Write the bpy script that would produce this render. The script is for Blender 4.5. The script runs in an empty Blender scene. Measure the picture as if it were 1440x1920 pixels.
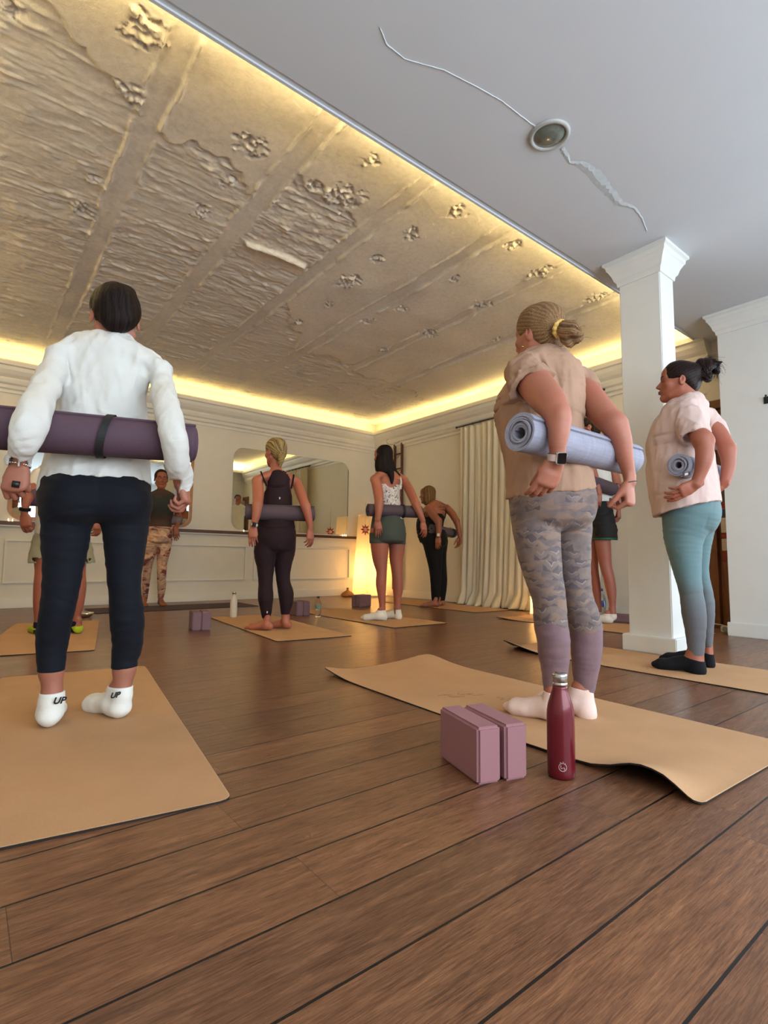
import bpy, bmesh, math, random
import numpy as np
from mathutils import Vector, Matrix
try:
    import openvdb as vdb
except ImportError:
    import pyopenvdb as vdb

# ------------------------------------------------------------------ camera
FPX = 993.58                      # focal length in pixels of the 1440 x 1920 frame
CX, CY, HC = 720.0, 960.0, 0.60
YAW, PITCH, ROLL = math.radians(51.74), math.radians(5.195), math.radians(-0.687)
def _cam():
    f = np.array([math.cos(YAW)*math.cos(PITCH), math.sin(YAW)*math.cos(PITCH), math.sin(PITCH)])
    r = np.array([math.sin(YAW), -math.cos(YAW), 0.0]); d = np.cross(f, r)
    c, s = math.cos(ROLL), math.sin(ROLL)
    return np.array([c*r+s*d, -s*r+c*d, f])
CM = _cam()
sc = bpy.context.scene
cam = bpy.data.objects.new('camera', bpy.data.cameras.new('camera'))
sc.collection.objects.link(cam); sc.camera = cam
cam.data.sensor_fit = 'HORIZONTAL'; cam.data.sensor_width = 36; cam.data.lens = 36*FPX/1440
cam.data.clip_start = 0.02
cam.matrix_world = Matrix(((CM[0][0], -CM[1][0], -CM[2][0], 0), (CM[0][1], -CM[1][1], -CM[2][1], 0),
                           (CM[0][2], -CM[1][2], -CM[2][2], HC), (0, 0, 0, 1)))
# ------------------------------------------------------------------ exposure, world, lights
vs = sc.view_settings
sc.display_settings.display_device = 'sRGB'
vs.view_transform = 'Standard'; vs.look = 'None'; vs.gamma = 1; vs.use_curve_mapping = False
vs.exposure = 0.0
wd = bpy.data.worlds.new('daylight'); sc.world = wd; wd.use_nodes = True
wd.node_tree.nodes['Background'].inputs[0].default_value = (0.72, 0.86, 1.0, 1)
wd.node_tree.nodes['Background'].inputs[1].default_value = 1.2
def area(name, loc, rot, sx, sy, power, col, spread=180):
    l = bpy.data.lights.new(name, 'AREA'); l.shape = 'RECTANGLE'; l.size = sx; l.size_y = sy
    l.energy = power; l.color = col; l.spread = math.radians(spread)
    o = bpy.data.objects.new(name, l); o.location = loc; o.rotation_euler = rot; sc.collection.objects.link(o); return o
R90 = math.pi/2
DAY = (0.80, 0.91, 1.0)
# daylight through the street windows behind and to the right of the camera
area('daylight_back', (1.85, -2.12, 1.55), (R90-0.10, 0, 0), 5.0, 2.1, 150, DAY, 150)
area('daylight_right', (5.38, -0.55, 1.45), (0, R90-0.2, 0), 2.1, 2.2, 55, DAY, 150)
# warm strips lying in the cove trays
WARM = (1.0, 0.79, 0.38); WARM2 = (1.0, 0.75, 0.27)
area('cove_light_soffit', (2.4, 1.97, 2.86), (math.pi, 0, 0), 6.3, 0.03, 105, WARM)
area('cove_light_mirror_side', (2.4, 7.38, 2.86), (math.pi, 0, 0), 6.3, 0.03, 20, WARM2)
area('cove_light_ladder_side', (5.58, 4.7, 2.86), (math.pi, 0, 0), 0.03, 5.2, 17, WARM2)
area('cove_light_left_side', (-0.78, 4.7, 2.86), (math.pi, 0, 0), 0.03, 5.2, 70, WARM)

# ------------------------------------------------------------------ pixel helpers (used to read sizes off the photo)
def ray(x, y):
    return CM.T @ np.array([(x-CX)/FPX, (y-CY)/FPX, 1.0])
def on_z(x, y, z=0.0):
    r = ray(x, y); t = (z-HC)/r[2]; return np.array([r[0]*t, r[1]*t, z])
def on_ax(x, y, ax, val):
    r = ray(x, y); t = val/r[ax]; q = r*t; q[2] += HC; return q

# ------------------------------------------------------------------ object helpers
COL = sc.collection
def tag(o, label=None, cat=None, group=None, kind=None):
    if label: o['label'] = label
    if cat: o['category'] = cat
    if group: o['group'] = group
    if kind: o['kind'] = kind
    return o
def empty(name, loc=(0, 0, 0), rz=0, **k):
    o = bpy.data.objects.new(name, None); o.location = loc; o.rotation_euler = (0, 0, rz)
    o.empty_display_size = 0.1; COL.objects.link(o); return tag(o, **k)
def link(name, me, mats, parent=None, smooth=False, **k):
    if not isinstance(mats, (list, tuple)): mats = [mats]
    for m in mats: me.materials.append(m)
    if smooth:
        me.polygons.foreach_set('use_smooth', [True]*len(me.polygons))
    o = bpy.data.objects.new(name, me); COL.objects.link(o)
    if parent: o.parent = parent
    return tag(o, **k)
def mesh_np(name, v, f):
    me = bpy.data.meshes.new(name); v = np.asarray(v, 'f4')
    f = [tuple(map(int, q)) for q in f]
    me.from_pydata(v.tolist(), [], f); me.update(); return me
class MB:
    """collects boxes, tubes, lathes into one mesh"""
    def __init__(s): s.bm = bmesh.new()
    def box(s, x0, x1, y0, y1, z0, z1, bev=0, mat=0):
        n0 = len(s.bm.faces)
        r = bmesh.ops.create_cube(s.bm, size=1)
        for v in r['verts']:
            v.co = Vector(((x0+x1)/2+v.co.x*(x1-x0), (y0+y1)/2+v.co.y*(y1-y0), (z0+z1)/2+v.co.z*(z1-z0)))
        if bev:
            es = list({e for v in r['verts'] for e in v.link_edges})
            bmesh.ops.bevel(s.bm, geom=es, offset=bev, segments=2, affect='EDGES')
        s.bm.faces.ensure_lookup_table()
        for f in s.bm.faces[n0:]: f.material_index = mat
        return s
    def prism(s, poly, vec, mat=0):
        """extrude a 3D polygon along vec"""
        a = [s.bm.verts.new(p) for p in poly]; vec = Vector(vec)
        b = [s.bm.verts.new(Vector(p)+vec) for p in poly]; n = len(a)
        fs = [s.bm.faces.new(a[::-1]), s.bm.faces.new(b)]
        fs += [s.bm.faces.new((a[i], a[(i+1) % n], b[(i+1) % n], b[i])) for i in range(n)]
        for f in fs: f.material_index = mat
        return s
    def tube(s, pts, r, seg=8, cap=True, mat=0):
        pts = [Vector(p) for p in pts]; n = len(pts)
        rr = r if isinstance(r, (list, tuple)) else [r]*n
        rings = []; up = None
        for i, p in enumerate(pts):
            t = (pts[min(i+1, n-1)]-pts[max(i-1, 0)]).normalized()
            if up is None: up = t.orthogonal().normalized()
            up = (up-t*up.dot(t)).normalized(); w = t.cross(up)
            rings.append([s.bm.verts.new(p+(up*math.cos(a)+w*math.sin(a))*rr[i]) for a in [2*math.pi*k/seg for k in range(seg)]])
        for a, b in zip(rings, rings[1:]):
            for k in range(seg):
                f = s.bm.faces.new((a[k], a[(k+1) % seg], b[(k+1) % seg], b[k])); f.material_index = mat; f.smooth = True
        if cap:
            s.bm.faces.new(rings[0][::-1]).material_index = mat; s.bm.faces.new(rings[-1]).material_index = mat
        return s
    def lathe(s, prof, c=(0, 0, 0), seg=32, mat=0):
        c = Vector(c); rings = []
        for r, z in prof:
            rings.append([s.bm.verts.new(c+Vector((r*math.cos(2*math.pi*k/seg), r*math.sin(2*math.pi*k/seg), z))) for k in range(seg)])
        for a, b in zip(rings, rings[1:]):
            for k in range(seg):
                f = s.bm.faces.new((a[k], a[(k+1) % seg], b[(k+1) % seg], b[k])); f.material_index = mat; f.smooth = True
        for q, rev in ((rings[0], True), (rings[-1], False)):
            f = s.bm.faces.new(q[::-1] if rev else q); f.material_index = mat
        return s
    def build(s, name, mats, parent=None, **k):
        bmesh.ops.recalc_face_normals(s.bm, faces=s.bm.faces[:])
        me = bpy.data.meshes.new(name); s.bm.to_mesh(me); s.bm.free()
        return link(name, me, mats, parent, **k)

# ------------------------------------------------------------------ materials
def srgb(r, g, b):
    return tuple(((c/255)/12.92 if c <= 10 else ((c/255+0.055)/1.055)**2.4) for c in (r, g, b))
class N:
    """small node-graph helper"""
    def __init__(s, name, rough=0.6, col=(0.8, 0.8, 0.8), **kw):
        s.m = bpy.data.materials.new(name); s.m.use_nodes = True; s.t = s.m.node_tree
        s.b = s.t.nodes['Principled BSDF']; s.b.inputs['Base Color'].default_value = (*col, 1)
        s.b.inputs['Roughness'].default_value = rough
        for k, v in kw.items(): s.b.inputs[k.replace('_', ' ')].default_value = v
    def n(s, t, **kw):
        x = s.t.nodes.new('ShaderNode'+t)
        for k, v in kw.items():
            if k.startswith('i_'): x.inputs[k[2:].replace('_', ' ')].default_value = v
            else: setattr(x, k, v)
        return x
    def l(s, a, b): s.t.links.new(a, b)
    def co(s, scale=(1, 1, 1), rot=(0, 0, 0), out='Object'):
        c = s.n('TexCoord'); m = s.n('Mapping'); m.inputs['Scale'].default_value = scale
        m.inputs['Rotation'].default_value = rot; s.l(c.outputs[out], m.inputs[0]); return m.outputs[0]
    def noise(s, vec, scale, detail=4, rough=0.55, dist=0):
        x = s.n('TexNoise'); x.inputs['Scale'].default_value = scale; x.inputs['Detail'].default_value = detail
        x.inputs['Roughness'].default_value = rough; x.inputs['Distortion'].default_value = dist
        s.l(vec, x.inputs['Vector']); return x.outputs['Fac']
    def ramp(s, fac, stops):
        x = s.n('ValToRGB'); e = x.color_ramp.elements
        while len(e) < len(stops): e.new(0.5)
        for q, (p, c) in zip(e, stops): q.position = p; q.color = (*c, 1)
        s.l(fac, x.inputs[0]); return x.outputs[0]
    def mix(s, fac, a, b, mode='MIX'):
        x = s.n('MixRGB', blend_type=mode)
        for i, v in enumerate((fac, a, b)):
            if isinstance(v, (int, float)): x.inputs[i].default_value = v
            elif isinstance(v, tuple): x.inputs[i].default_value = (*v, 1)
            else: s.l(v, x.inputs[i])
        return x.outputs[0]
    def math(s, op, a, b=0.0):
        x = s.n('Math', operation=op)
        for i, v in enumerate((a, b)):
            if isinstance(v, (int, float)): x.inputs[i].default_value = v
            else: s.l(v, x.inputs[i])
        return x.outputs[0]
    def color(s, c): s.l(c, s.b.inputs['Base Color']); return s
    def bump(s, h, strength=0.3, dist=0.01):
        x = s.n('Bump'); x.inputs['Strength'].default_value = strength; x.inputs['Distance'].default_value = dist
        s.l(h, x.inputs['Height']); s.l(x.outputs[0], s.b.inputs['Normal']); return s
def plain(name, c, rough=0.5, var=0.06, scale=30, bump=0.0, **kw):
    m = N(name, rough, c, **kw); v = m.co(); n = m.noise(v, scale, 4)
    lo = tuple(x*(1-var) for x in c); hi = tuple(min(1, x*(1+var)) for x in c)
    m.color(m.ramp(n, [(0.3, lo), (0.7, hi)]))
    if bump: m.bump(m.noise(v, scale*3, 3), bump, 0.004)
    return m.m
def cloth(name, c, rough=0.85, var=0.05, weave=900, bump=0.25, sheen=0.03):
    m = N(name, rough, c); m.b.inputs['Sheen Weight'].default_value = sheen; m.b.inputs['Specular IOR Level'].default_value = .2
    v = m.co(); n = m.noise(v, 14, 3); lo = tuple(x*(1-var) for x in c); hi = tuple(min(1, x*(1+var)) for x in c)
    m.color(m.ramp(n, [(0.3, lo), (0.7, hi)])); m.bump(m.noise(v, weave*0.4, 2), bump, 0.002)
    return m.m
PLASTER = plain('painted_plaster', srgb(222, 214, 198), 0.75, 0.02, 6, 0.15)
WHITE = plain('white_paint', srgb(224, 224, 220), 0.6, 0.02, 5, 0.08)
CEILW = plain('ceiling_paint', srgb(204, 208, 213), 0.65, 0.015, 3, 0.05)
TRIM = plain('trim_paint', srgb(224, 218, 204), 0.5, 0.02, 8, 0.05)
BLACKP = plain('black_rubber', srgb(18, 17, 18), 0.7)
BLACKM = plain('black_metal', srgb(22, 20, 20), 0.4)
CHROME = plain('brushed_steel', srgb(200, 198, 192), 0.22, Metallic=1.0)
GOLD = plain('gold', srgb(205, 160, 80), 0.25, Metallic=1.0)
SILVER = plain('silver', srgb(215, 212, 205), 0.2, Metallic=1.0)
DARKWOOD = plain('dark_wood', srgb(92, 52, 34), 0.45, 0.2, 18)
# ================================================================== ROOM
ZL, ZC = 2.80, 3.01             # lower ceiling / rough concrete ceiling
XL, XR, YM, YB = -0.9, 5.70, 7.50, -2.0
XCH = 5.12                      # face of the projecting wall on the right

def floor_mat():
    m = N('wood_planks', 0.32); v = m.co()
    sx = m.n('SeparateXYZ'); m.l(v, sx.inputs[0]); x, y = sx.outputs[0], sx.outputs[1]
    W = 0.1635
    row = m.math('FLOOR', m.math('DIVIDE', m.math('SUBTRACT', y, 0.0115), W))
    fy = m.math('MULTIPLY', m.math('FRACT', m.math('DIVIDE', m.math('SUBTRACT', y, 0.0115), W)), W)
    seam = m.math('LESS_THAN', m.math('ABSOLUTE', m.math('SUBTRACT', fy, 0.0025)), 0.0027)
    wn = m.n('TexWhiteNoise', noise_dimensions='1D'); m.l(row, wn.inputs['W'])
    off = m.math('MULTIPLY', wn.outputs['Value'], 1.25)
    px = m.math('ADD', x, off)
    fx = m.math('FRACT', m.math('DIVIDE', px, 1.25)); plank = m.math('FLOOR', m.math('DIVIDE', px, 1.25))
    butt = m.math('LESS_THAN', fx, 0.0014)
    cb = m.n('CombineXYZ'); m.l(row, cb.inputs[0]); m.l(plank, cb.inputs[1])
    wp = m.n('TexWhiteNoise', noise_dimensions='3D'); m.l(cb.outputs[0], wp.inputs['Vector'])
    mp = m.n('Mapping'); m.l(v, mp.inputs[0]); mp.inputs['Scale'].default_value = (1.0, 9.0, 1)
    ofs = m.n('VectorMath', operation='ADD'); m.l(mp.outputs[0], ofs.inputs[0])
    sc2 = m.n('VectorMath', operation='SCALE'); m.l(wp.outputs['Color'], sc2.inputs[0]); sc2.inputs['Scale'].default_value = 40
    m.l(sc2.outputs[0], ofs.inputs[1]); gv = ofs.outputs[0]
    g1 = m.noise(gv, 2.6, 6, 0.62, 1.6); g2 = m.noise(gv, 11, 5, 0.7, 0.8)
    mp3 = m.n('Mapping'); m.l(gv, mp3.inputs[0]); mp3.inputs['Scale'].default_value = (1.0, 3.0, 1)
    g3 = m.noise(mp3.outputs[0], 20, 5, 0.7, 0.6)
    c = m.ramp(g1, [(0.30, srgb(88, 57, 42)), (0.5, srgb(132, 90, 65)), (0.68, srgb(168, 120, 88))])
    c = m.mix(0.6, c, m.ramp(g2, [(0.3, srgb(92, 61, 45)), (0.7, srgb(162, 114, 82))]), 'MIX')
    c = m.mix(0.6, c, m.ramp(g3, [(0.40, (0.22, 0.17, 0.14)), (0.6, (1, 1, 1))]), 'MULTIPLY')
    tone = m.ramp(wp.outputs['Value'], [(0.0, (0.80, 0.80, 0.82)), (1.0, (1.1, 1.06, 1.0))])
    c = m.mix(1.0, c, tone, 'MULTIPLY')
    c = m.mix(m.math('MULTIPLY', butt, 0.6), c, srgb(48, 30, 22)); c = m.mix(seam, c, srgb(24, 20, 20))
    m.color(c)
    rr = m.ramp(g2, [(0.2, (0.36,)*3), (0.8, (0.25,)*3)]); m.l(rr, m.b.inputs['Roughness'])
    h = m.math('SUBTRACT', m.math('MULTIPLY', g3, 0.25), m.math('MULTIPLY', seam, 1.0)); m.bump(h, 0.25, 0.0025)
    return m.m
MB().box(XL, XR+0.5, YB-0.3, YM, -0.05, 0).build('floor', floor_mat(), kind='structure')

# concrete ceiling: a real height field with joints, board marks and chipped patches
def sn(p, scale, seed, n=14, dim=2):
    rs = np.random.RandomState(seed); out = np.zeros(p.shape[:-1])
    for i in range(n):
        k = rs.normal(size=dim); k *= scale*(0.5+rs.rand()*1.3)/np.linalg.norm(k)
        out += np.sin(p @ k + rs.rand()*6.283)
    return out/math.sqrt(n/2)
def lattice(p, seed):
    """value noise on a 2D lattice"""
    i = np.floor(p).astype(int); f = p-i; f = f*f*(3-2*f)
    def h(a, b):
        q = (a*374761393 + b*668265263 + seed*974711) & 0x7fffffff
        q = (q ^ (q >> 13)) * 1274126177 & 0x7fffffff
        return ((q ^ (q >> 16)) & 0xffff)/65535.0
    a, b = i[..., 0], i[..., 1]
    return ((h(a, b)*(1-f[..., 0])+h(a+1, b)*f[..., 0])*(1-f[..., 1]) + (h(a, b+1)*(1-f[..., 0])+h(a+1, b+1)*f[..., 0])*f[..., 1])*2-1
def fbm(p, seed, oct=4):
    o = 0; a = 1
    for k in range(oct): o = o+a*lattice(p*2**k, seed+k*7); a *= 0.5
    return o/1.6
def concrete():
    x0, x1, y0, y1, d = XL, XR, 1.85, YM, 0.009
    nx, ny = int((x1-x0)/d)+1, int((y1-y0)/d)+1
    X, Y = np.meshgrid(np.linspace(x0, x1, nx), np.linspace(y0, y1, ny), indexing='ij')
    KS = (ZC-HC)/2.52; X0, Y0 = X, Y; X, Y = X/KS, Y/KS
    P = np.stack([X, Y], -1)
    wob = fbm(P*5, 3, 3)*0.012
    H = fbm(P*1.3, 11, 3)*0.012                       # gentle unevenness (positive hangs down)
    ss = lambda a, b, t: np.clip((t-a)/(b-a), 0, 1)**2*(3-2*np.clip((t-a)/(b-a), 0, 1))
    # smooth plaster / bare board-marked concrete boundary
    bound = np.interp(X, [-2.5, -0.2, 0.3, 0.6, 0.9, 1.4, 1.45, 2.2, 2.3, 3.0, 6], [2.35, 2.45, 2.75, 3.15, 3.1, 3.35, 2.95, 3.2, 4.6, 5.4, 6.0]) + fbm(P*np.array([2.2, 1.0])*1.6, 21, 4)*0.22 + fbm(P*np.array([16, 9]), 23, 3)*.045
    bare = ss(-0.012, 0.012, Y-bound)
    PW = P+np.stack([fbm(P*3, 201, 3), fbm(P*3+9, 202, 3)], -1)*.05; rel = fbm(PW*np.array([4.5, 13]), 31, 5)           # ridges running along the boards
    rel2 = fbm(PW*np.array([17, 34]), 41, 4)
    boards = np.abs(((Y+wob*1.2)/0.195) % 1-0.5)
    line = np.exp(-((boards-0.5)/0.035)**2)*(0.5+0.5*fbm(P*np.array([1.6, 4]), 55, 3))
    amp = 0.45+0.9*np.clip(fbm(P*1.1, 61, 2)+0.25, 0, 1)
    H -= bare*0.010
    H += bare*(rel*0.0055+rel2*0.0035+np.abs(fbm(P*34, 77, 2))*0.003)*amp + bare*line*0.008*np.clip(fbm(P*np.array([2.5, 7]), 303, 3)+.6, 0, 1.3) + bare*np.clip(fbm(PW*np.array([9, 22]), 404, 3), 0, 1)**2*.012
    # joints between slabs
    for xs, w in ((-0.22, 0.13), (0.68, 0.135), (1.49, 0.14), (2.26, 0.12), (3.08, 0.14), (3.88, 0.12), (4.68, 0.13), (-1.02, 0.13), (-1.84, 0.12)):
        xx = X-xs+wob*1.1
        inside = ss(-0.006, 0.006, w/2-np.abs(xx))
        H = H*(1-inside)+inside*(-0.010+fbm(P*7, 5, 2)*0.002)
        crust = np.exp(-((np.abs(xx)-w/2-0.006)/0.010)**2)*np.clip(0.35+fbm(P*np.array([30, 9]), 91, 3), 0, 1)
        H += crust*0.016*(0.35+0.65*ss(0.0, 0.3, 5.8-Y))
    # long plaster ridge
    rr = np.exp(-((Y-(3.86+0.02*np.sin(X*9)))/0.014)**2)*ss(1.6, 1.63, X)*ss(0, 0.03, 2.17-X); H += rr*0.028
    # ragged hacked patches
    for px, py, r in ((700, 303, .055), (770, 440, .06), (855, 398, .07), (960, 465, .06), (708, 487, .055), (655, 527, .10), (852, 522, .06), (615, 572, .05), (757, 580, .06),
                      (1012, 515, .08), (905, 575, .09), (800, 627, .10), (690, 605, .07), (555, 605, .07), (270, 62, .10), (468, 275, .09), (245, 185, .08), (375, 405, .06), (155, 400, .08),
                      (175, 342, .05), (430, 345, .06), (640, 375, .12), (1120, 560, .08), (590, 350, .05), (20, 15, .05), (930, 640, .08), (985, 690, .08), (560, 700, .09), (720, 660, .07)):
        q = on_z(px, py, ZC-0.01); dd = np.hypot(X0-q[0], (Y0-q[1])*0.8)+fbm(P*19, 13, 4)*r*0.75
        mk = ss(0, r*0.4, r-dd); H += mk*(fbm(P*46, 17, 4)*0.021+fbm(P*np.array([18, 30]), 18, 3)*.008-0.004)
    H += fbm(P*60, 19, 2)*0.0006
    v = np.stack([X0, Y0, ZC-H*1.5], -1).reshape(-1, 3)
    idx = np.arange(nx*ny).reshape(nx, ny)
    f = np.stack([idx[:-1, :-1], idx[:-1, 1:], idx[1:, 1:], idx[1:, :-1]], -1).reshape(-1, 4)
    me = bpy.data.meshes.new('ceiling'); me.vertices.add(len(v)); me.vertices.foreach_set('co', v.astype('f4').ravel())
    me.loops.add(f.size); me.loops.foreach_set('vertex_index', f.ravel().astype('i4'))
    me.polygons.add(len(f)); me.polygons.foreach_set('loop_start', np.arange(0, f.size, 4, dtype='i4'))
    me.update(calc_edges=True)
    m = N('bare_concrete', 0.85); vv = m.co()
    c = m.ramp(m.noise(vv, 1.6, 5, 0.6), [(0.3, srgb(206, 196, 182)), (0.7, srgb(228, 220, 206))])
    c = m.mix(0.35, c, m.ramp(m.noise(vv, 30, 4, 0.7), [(0.3, srgb(192, 180, 166)), (0.6, srgb(232, 224, 212))]))
    m.color(c); m.bump(m.math('ADD', m.noise(vv, 55, 5, 0.75), m.math('MULTIPLY', m.noise(vv, 190, 3, .7), .4)), 0.55, 0.006)
    return link('ceiling', me, m.m, smooth=True, kind='structure')
concrete()
MB().box(XL, XR, 1.85, YM, ZC+0.05, ZC+0.2).build('ceiling', PLASTER, kind='structure')
# lower ceiling (camera side) with its lip, plus trays
low = MB()
low.box(XL, XR+0.6, YB-0.2, 1.85, ZL, ZC+0.2)
low.box(XL, XR+0.6, 1.85, 2.045, ZL, ZL+0.03)
lowo = low.build('ceiling', CEILW, kind='structure')
MB().box(XL, XR, 2.045, 2.085, ZL+0.006, ZL+0.035).box(XL, XR, 2.075, 2.09, ZL-0.004, ZL+0.055).build('trim_1', CEILW, kind='structure')
# plaster repair along a crack: thin, raised, ragged
def repair(pts, ws, name):
    rs = random.Random(4); vs_ = []; n = len(pts); fine = []
    for i in range(n-1):
        k = 7
        for j in range(k):
            t = j/k; fine.append(((1-t)*pts[i][0]+t*pts[i+1][0], (1-t)*pts[i][1]+t*pts[i+1][1], (1-t)*ws[i]+t*ws[i+1]))
    mb = MB(); prev = None
    for x, y, w in fine:
        a = mb.bm.verts.new((x+rs.uniform(-.004, .004), y-w*(0.5+rs.uniform(-.12, .12)), ZL-0.0005)); c = mb.bm.verts.new((x, y+rs.uniform(-.2, .2)*w, ZL-0.0035))
        b = mb.bm.verts.new((x+rs.uniform(-.004, .004), y+w*(0.5+rs.uniform(-.12, .12)), ZL-0.0005))
        if prev:
            mb.bm.faces.new((prev[0], a, c, prev[1])); mb.bm.faces.new((prev[1], c, b, prev[2]))
        prev = (a, c, b)
    mb.build(name, plain('repair_plaster', srgb(200, 208, 212), 0.7), lowo)
repair([(1.21, 1.60), (1.28, 1.64), (1.38, 1.64), (1.55, 1.57), (1.75, 1.53), (1.88, 1.51), (2.08, 1.505), (2.14, 1.50)], [.003, .009, .003, .003, .004, .004, .008, .012], 'plaster_repair')
repair([(2.36, 1.50), (2.42, 1.51), (2.48, 1.53), (2.53, 1.50), (2.68, 1.49), (2.85, 1.51), (3.01, 1.53), (3.13, 1.49), (3.27, 1.51), (3.45, 1.56)], [.03, .03, .02, .05, .07, .06, .05, .02, .012, .004], 'plaster_repair')

# walls
MB().box(XL, XR, YM, YM+0.2, 0, ZC+0.2).build('wall_mirror_side', PLASTER, kind='structure')
MB().box(XL-0.2, XL, YB-0.2, YM+0.2, 0, ZC+0.2).build('wall_left', PLASTER, kind='structure')
w = MB()                                          # ladder wall with a door opening
w.box(XR, XR+0.2, 2.06, YM+0.2, 0, ZC+0.2); w.box(XR, XR+0.2, 1.10, 2.06, 2.16, ZC+0.2); w.box(XR, XR+0.2, 0.9, 1.10, 0, ZC+0.2)
w.build('wall_ladder_side', PLASTER, kind='structure')
# projecting wall, right; windows cut in it further back
w = MB(); YE = 1.745
w.box(XCH, XR+0.2, 0.9, YE, 0, ZL)
w.box(XCH, XCH+0.2, 0.6, 0.9, 0, ZL); w.box(XCH, XCH+0.2, -1.7, 0.6, 0, 0.35); w.box(XCH, XCH+0.2, -1.7, 0.6, 2.5, ZL); w.box(XCH, XCH+0.2, YB-0.2, -1.7, 0, ZL)
w.build('wall_right', WHITE, kind='structure')
w = MB(); w.box(XL, -0.7, YB-0.2, YB, 0, ZL); w.box(4.4, XCH, YB-0.2, YB, 0, ZL); w.box(-0.7, 4.4, YB-0.2, YB, 0, 0.35); w.box(-0.7, 4.4, YB-0.2, YB, 2.6, ZL)
w.build('wall_back', WHITE, kind='structure')
for i, (x0, x1) in enumerate(((-0.7, 1.0), (1.0, 2.7), (2.7, 4.4))):
    f = MB()
    for a in ((x0, x0+.05, .35, 2.6), (x1-.05, x1, .35, 2.6), (x0+.05, x1-.05, .35, .41), (x0+.05, x1-.05, 2.54, 2.6)):
        f.box(a[0], a[1], YB-0.12, YB-0.05, a[2], a[3])
    f.build('window_%d' % (i+1), TRIM, kind='structure')
f = MB()
for a in ((-1.7, -1.65, .35, 2.5), (.55, .6, .35, 2.5), (-.58, -.52, .41, 2.44), (-1.65, .55, .35, .41), (-1.65, .55, 2.44, 2.5)):
    f.box(XCH+.05, XCH+.12, a[0], a[1], a[2], a[3])
f.build('window_4', TRIM, kind='structure')

# cornices: stepped profile (distance out of wall, height); the top is the cove lip
PROF = [(0.0, 2.50), (0.018, 2.50), (0.022, 2.535), (0.05, 2.55), (0.058, 2.585), (0.085, 2.60), (0.10, 2.64), (0.10, 2.66), (0.135, 2.69), (0.165, 2.735), (0.175, 2.775), (0.20, 2.785), (0.20, 2.83), (0.185, 2.845), (0.17, 2.83), (0.17, 2.80), (0.0, 2.80)]
MB().prism([(XL, YM-a, b) for a, b in PROF], (XR-XL, 0, 0)).build('trim_2', TRIM, kind='structure')
MB().prism([(XR-a, 2.0, b) for a, b in PROF], (0, YM-2.0-0.03, 0)).build('trim_3', TRIM, kind='structure')
MB().prism([(XL+a, 2.0, b) for a, b in PROF], (0, YM-2.0-0.03, 0)).build('trim_4', TRIM, kind='structure')
# crown moulding (column and projecting wall) as rings with mitred corners
CROWN = [(0.0, 2.62), (0.012, 2.62), (0.018, 2.65), (0.035, 2.665), (0.05, 2.70), (0.075, 2.735), (0.088, 2.745), (0.092, 2.77), (0.115, 2.78), (0.115, 2.80)]
def crown(x0, x1, y0, y1, name):
    mb = MB(); rings = []
    for d, z in CROWN:
        d *= 0.72
        rings.append([mb.bm.verts.new(p) for p in ((x0-d, y0-d, z), (x1+d, y0-d, z), (x1+d, y1+d, z), (x0-d, y1+d, z))])
    for a, b in zip(rings, rings[1:]):
        for k in range(4): mb.bm.faces.new((a[k], a[(k+1) % 4], b[(k+1) % 4], b[k]))
    mb.bm.faces.new(rings[0][::-1]); mb.bm.faces.new(rings[-1])
    return mb.build(name, WHITE, kind='structure')
crown(XCH, XR+.3, -2.2, YE, 'trim_5')
# column
KX0, KX1, KY0, KY1 = 3.66, 3.87, 1.585, 1.875
MB().box(KX0, KX1, KY0, KY1, 0, ZL, 0.006).build('column', WHITE, label='square white plaster column with crown moulding and low plinth, beside the woman with a dark bun', cat='column')
c_ = bpy.data.objects['column']
mo = crown(KX0, KX1, KY0, KY1, 'crown_moulding'); mo.parent = c_; del mo['kind']
MB().box(KX0-.035, KX1+.035, KY0-.035, KY1+.035, 0, .115, .006).build('plinth', WHITE, c_)
# baseboards
def bb(name, p, m=TRIM): MB().box(*p, 0, 0.115, 0.005).build(name, m, kind='structure')
bb('baseboard_mirror_side', (XL, XR, YM-.03, YM)); bb('baseboard_ladder_side', (XR-.02, XR, 2.16, YM-.03))
bb('baseboard_right', (XCH-.02, XCH, .5, YE+.02), WHITE)
bb('baseboard_left', (XL, XL+.02, YB, YM-.03)); bb('baseboard_back', (XL+.02, XCH-.02, YB, YB+.02), WHITE)
# wainscot frames on the mirror wall
def frame(x0, x1, z0, z1, k):
    mb = MB(); w_ = 0.022; y = YM-0.028
    mb.box(x0, x1, y, YM, z1-w_, z1, .004).box(x0, x1, y, YM, z0, z0+w_, .004).box(x0, x0+w_, y, YM, z0+w_, z1-w_, .004).box(x1-w_, x1, y, YM, z0+w_, z1-w_, .004)
    mb.build('trim_%d' % k, TRIM, kind='structure')
frame(3.42, 5.17, 0.28, 0.79, 6); frame(1.62, 3.30, 0.28, 0.79, 7); frame(-0.02+.38, 1.5, 0.28, 0.79, 8); frame(-.8, .24, 0.28, .79, 9)
MB().box(XL, XR, YM-.07, YM, 0.955, 0.985, .006).box(XL, XR, YM-.012, YM, .985, 1.0, .003).build('trim_10', [DARKWOOD], kind='structure')
MB().box(XL, XR, YM-.055, YM, 0.935, 0.954, .005).build('trim_11', TRIM, kind='structure')

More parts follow.
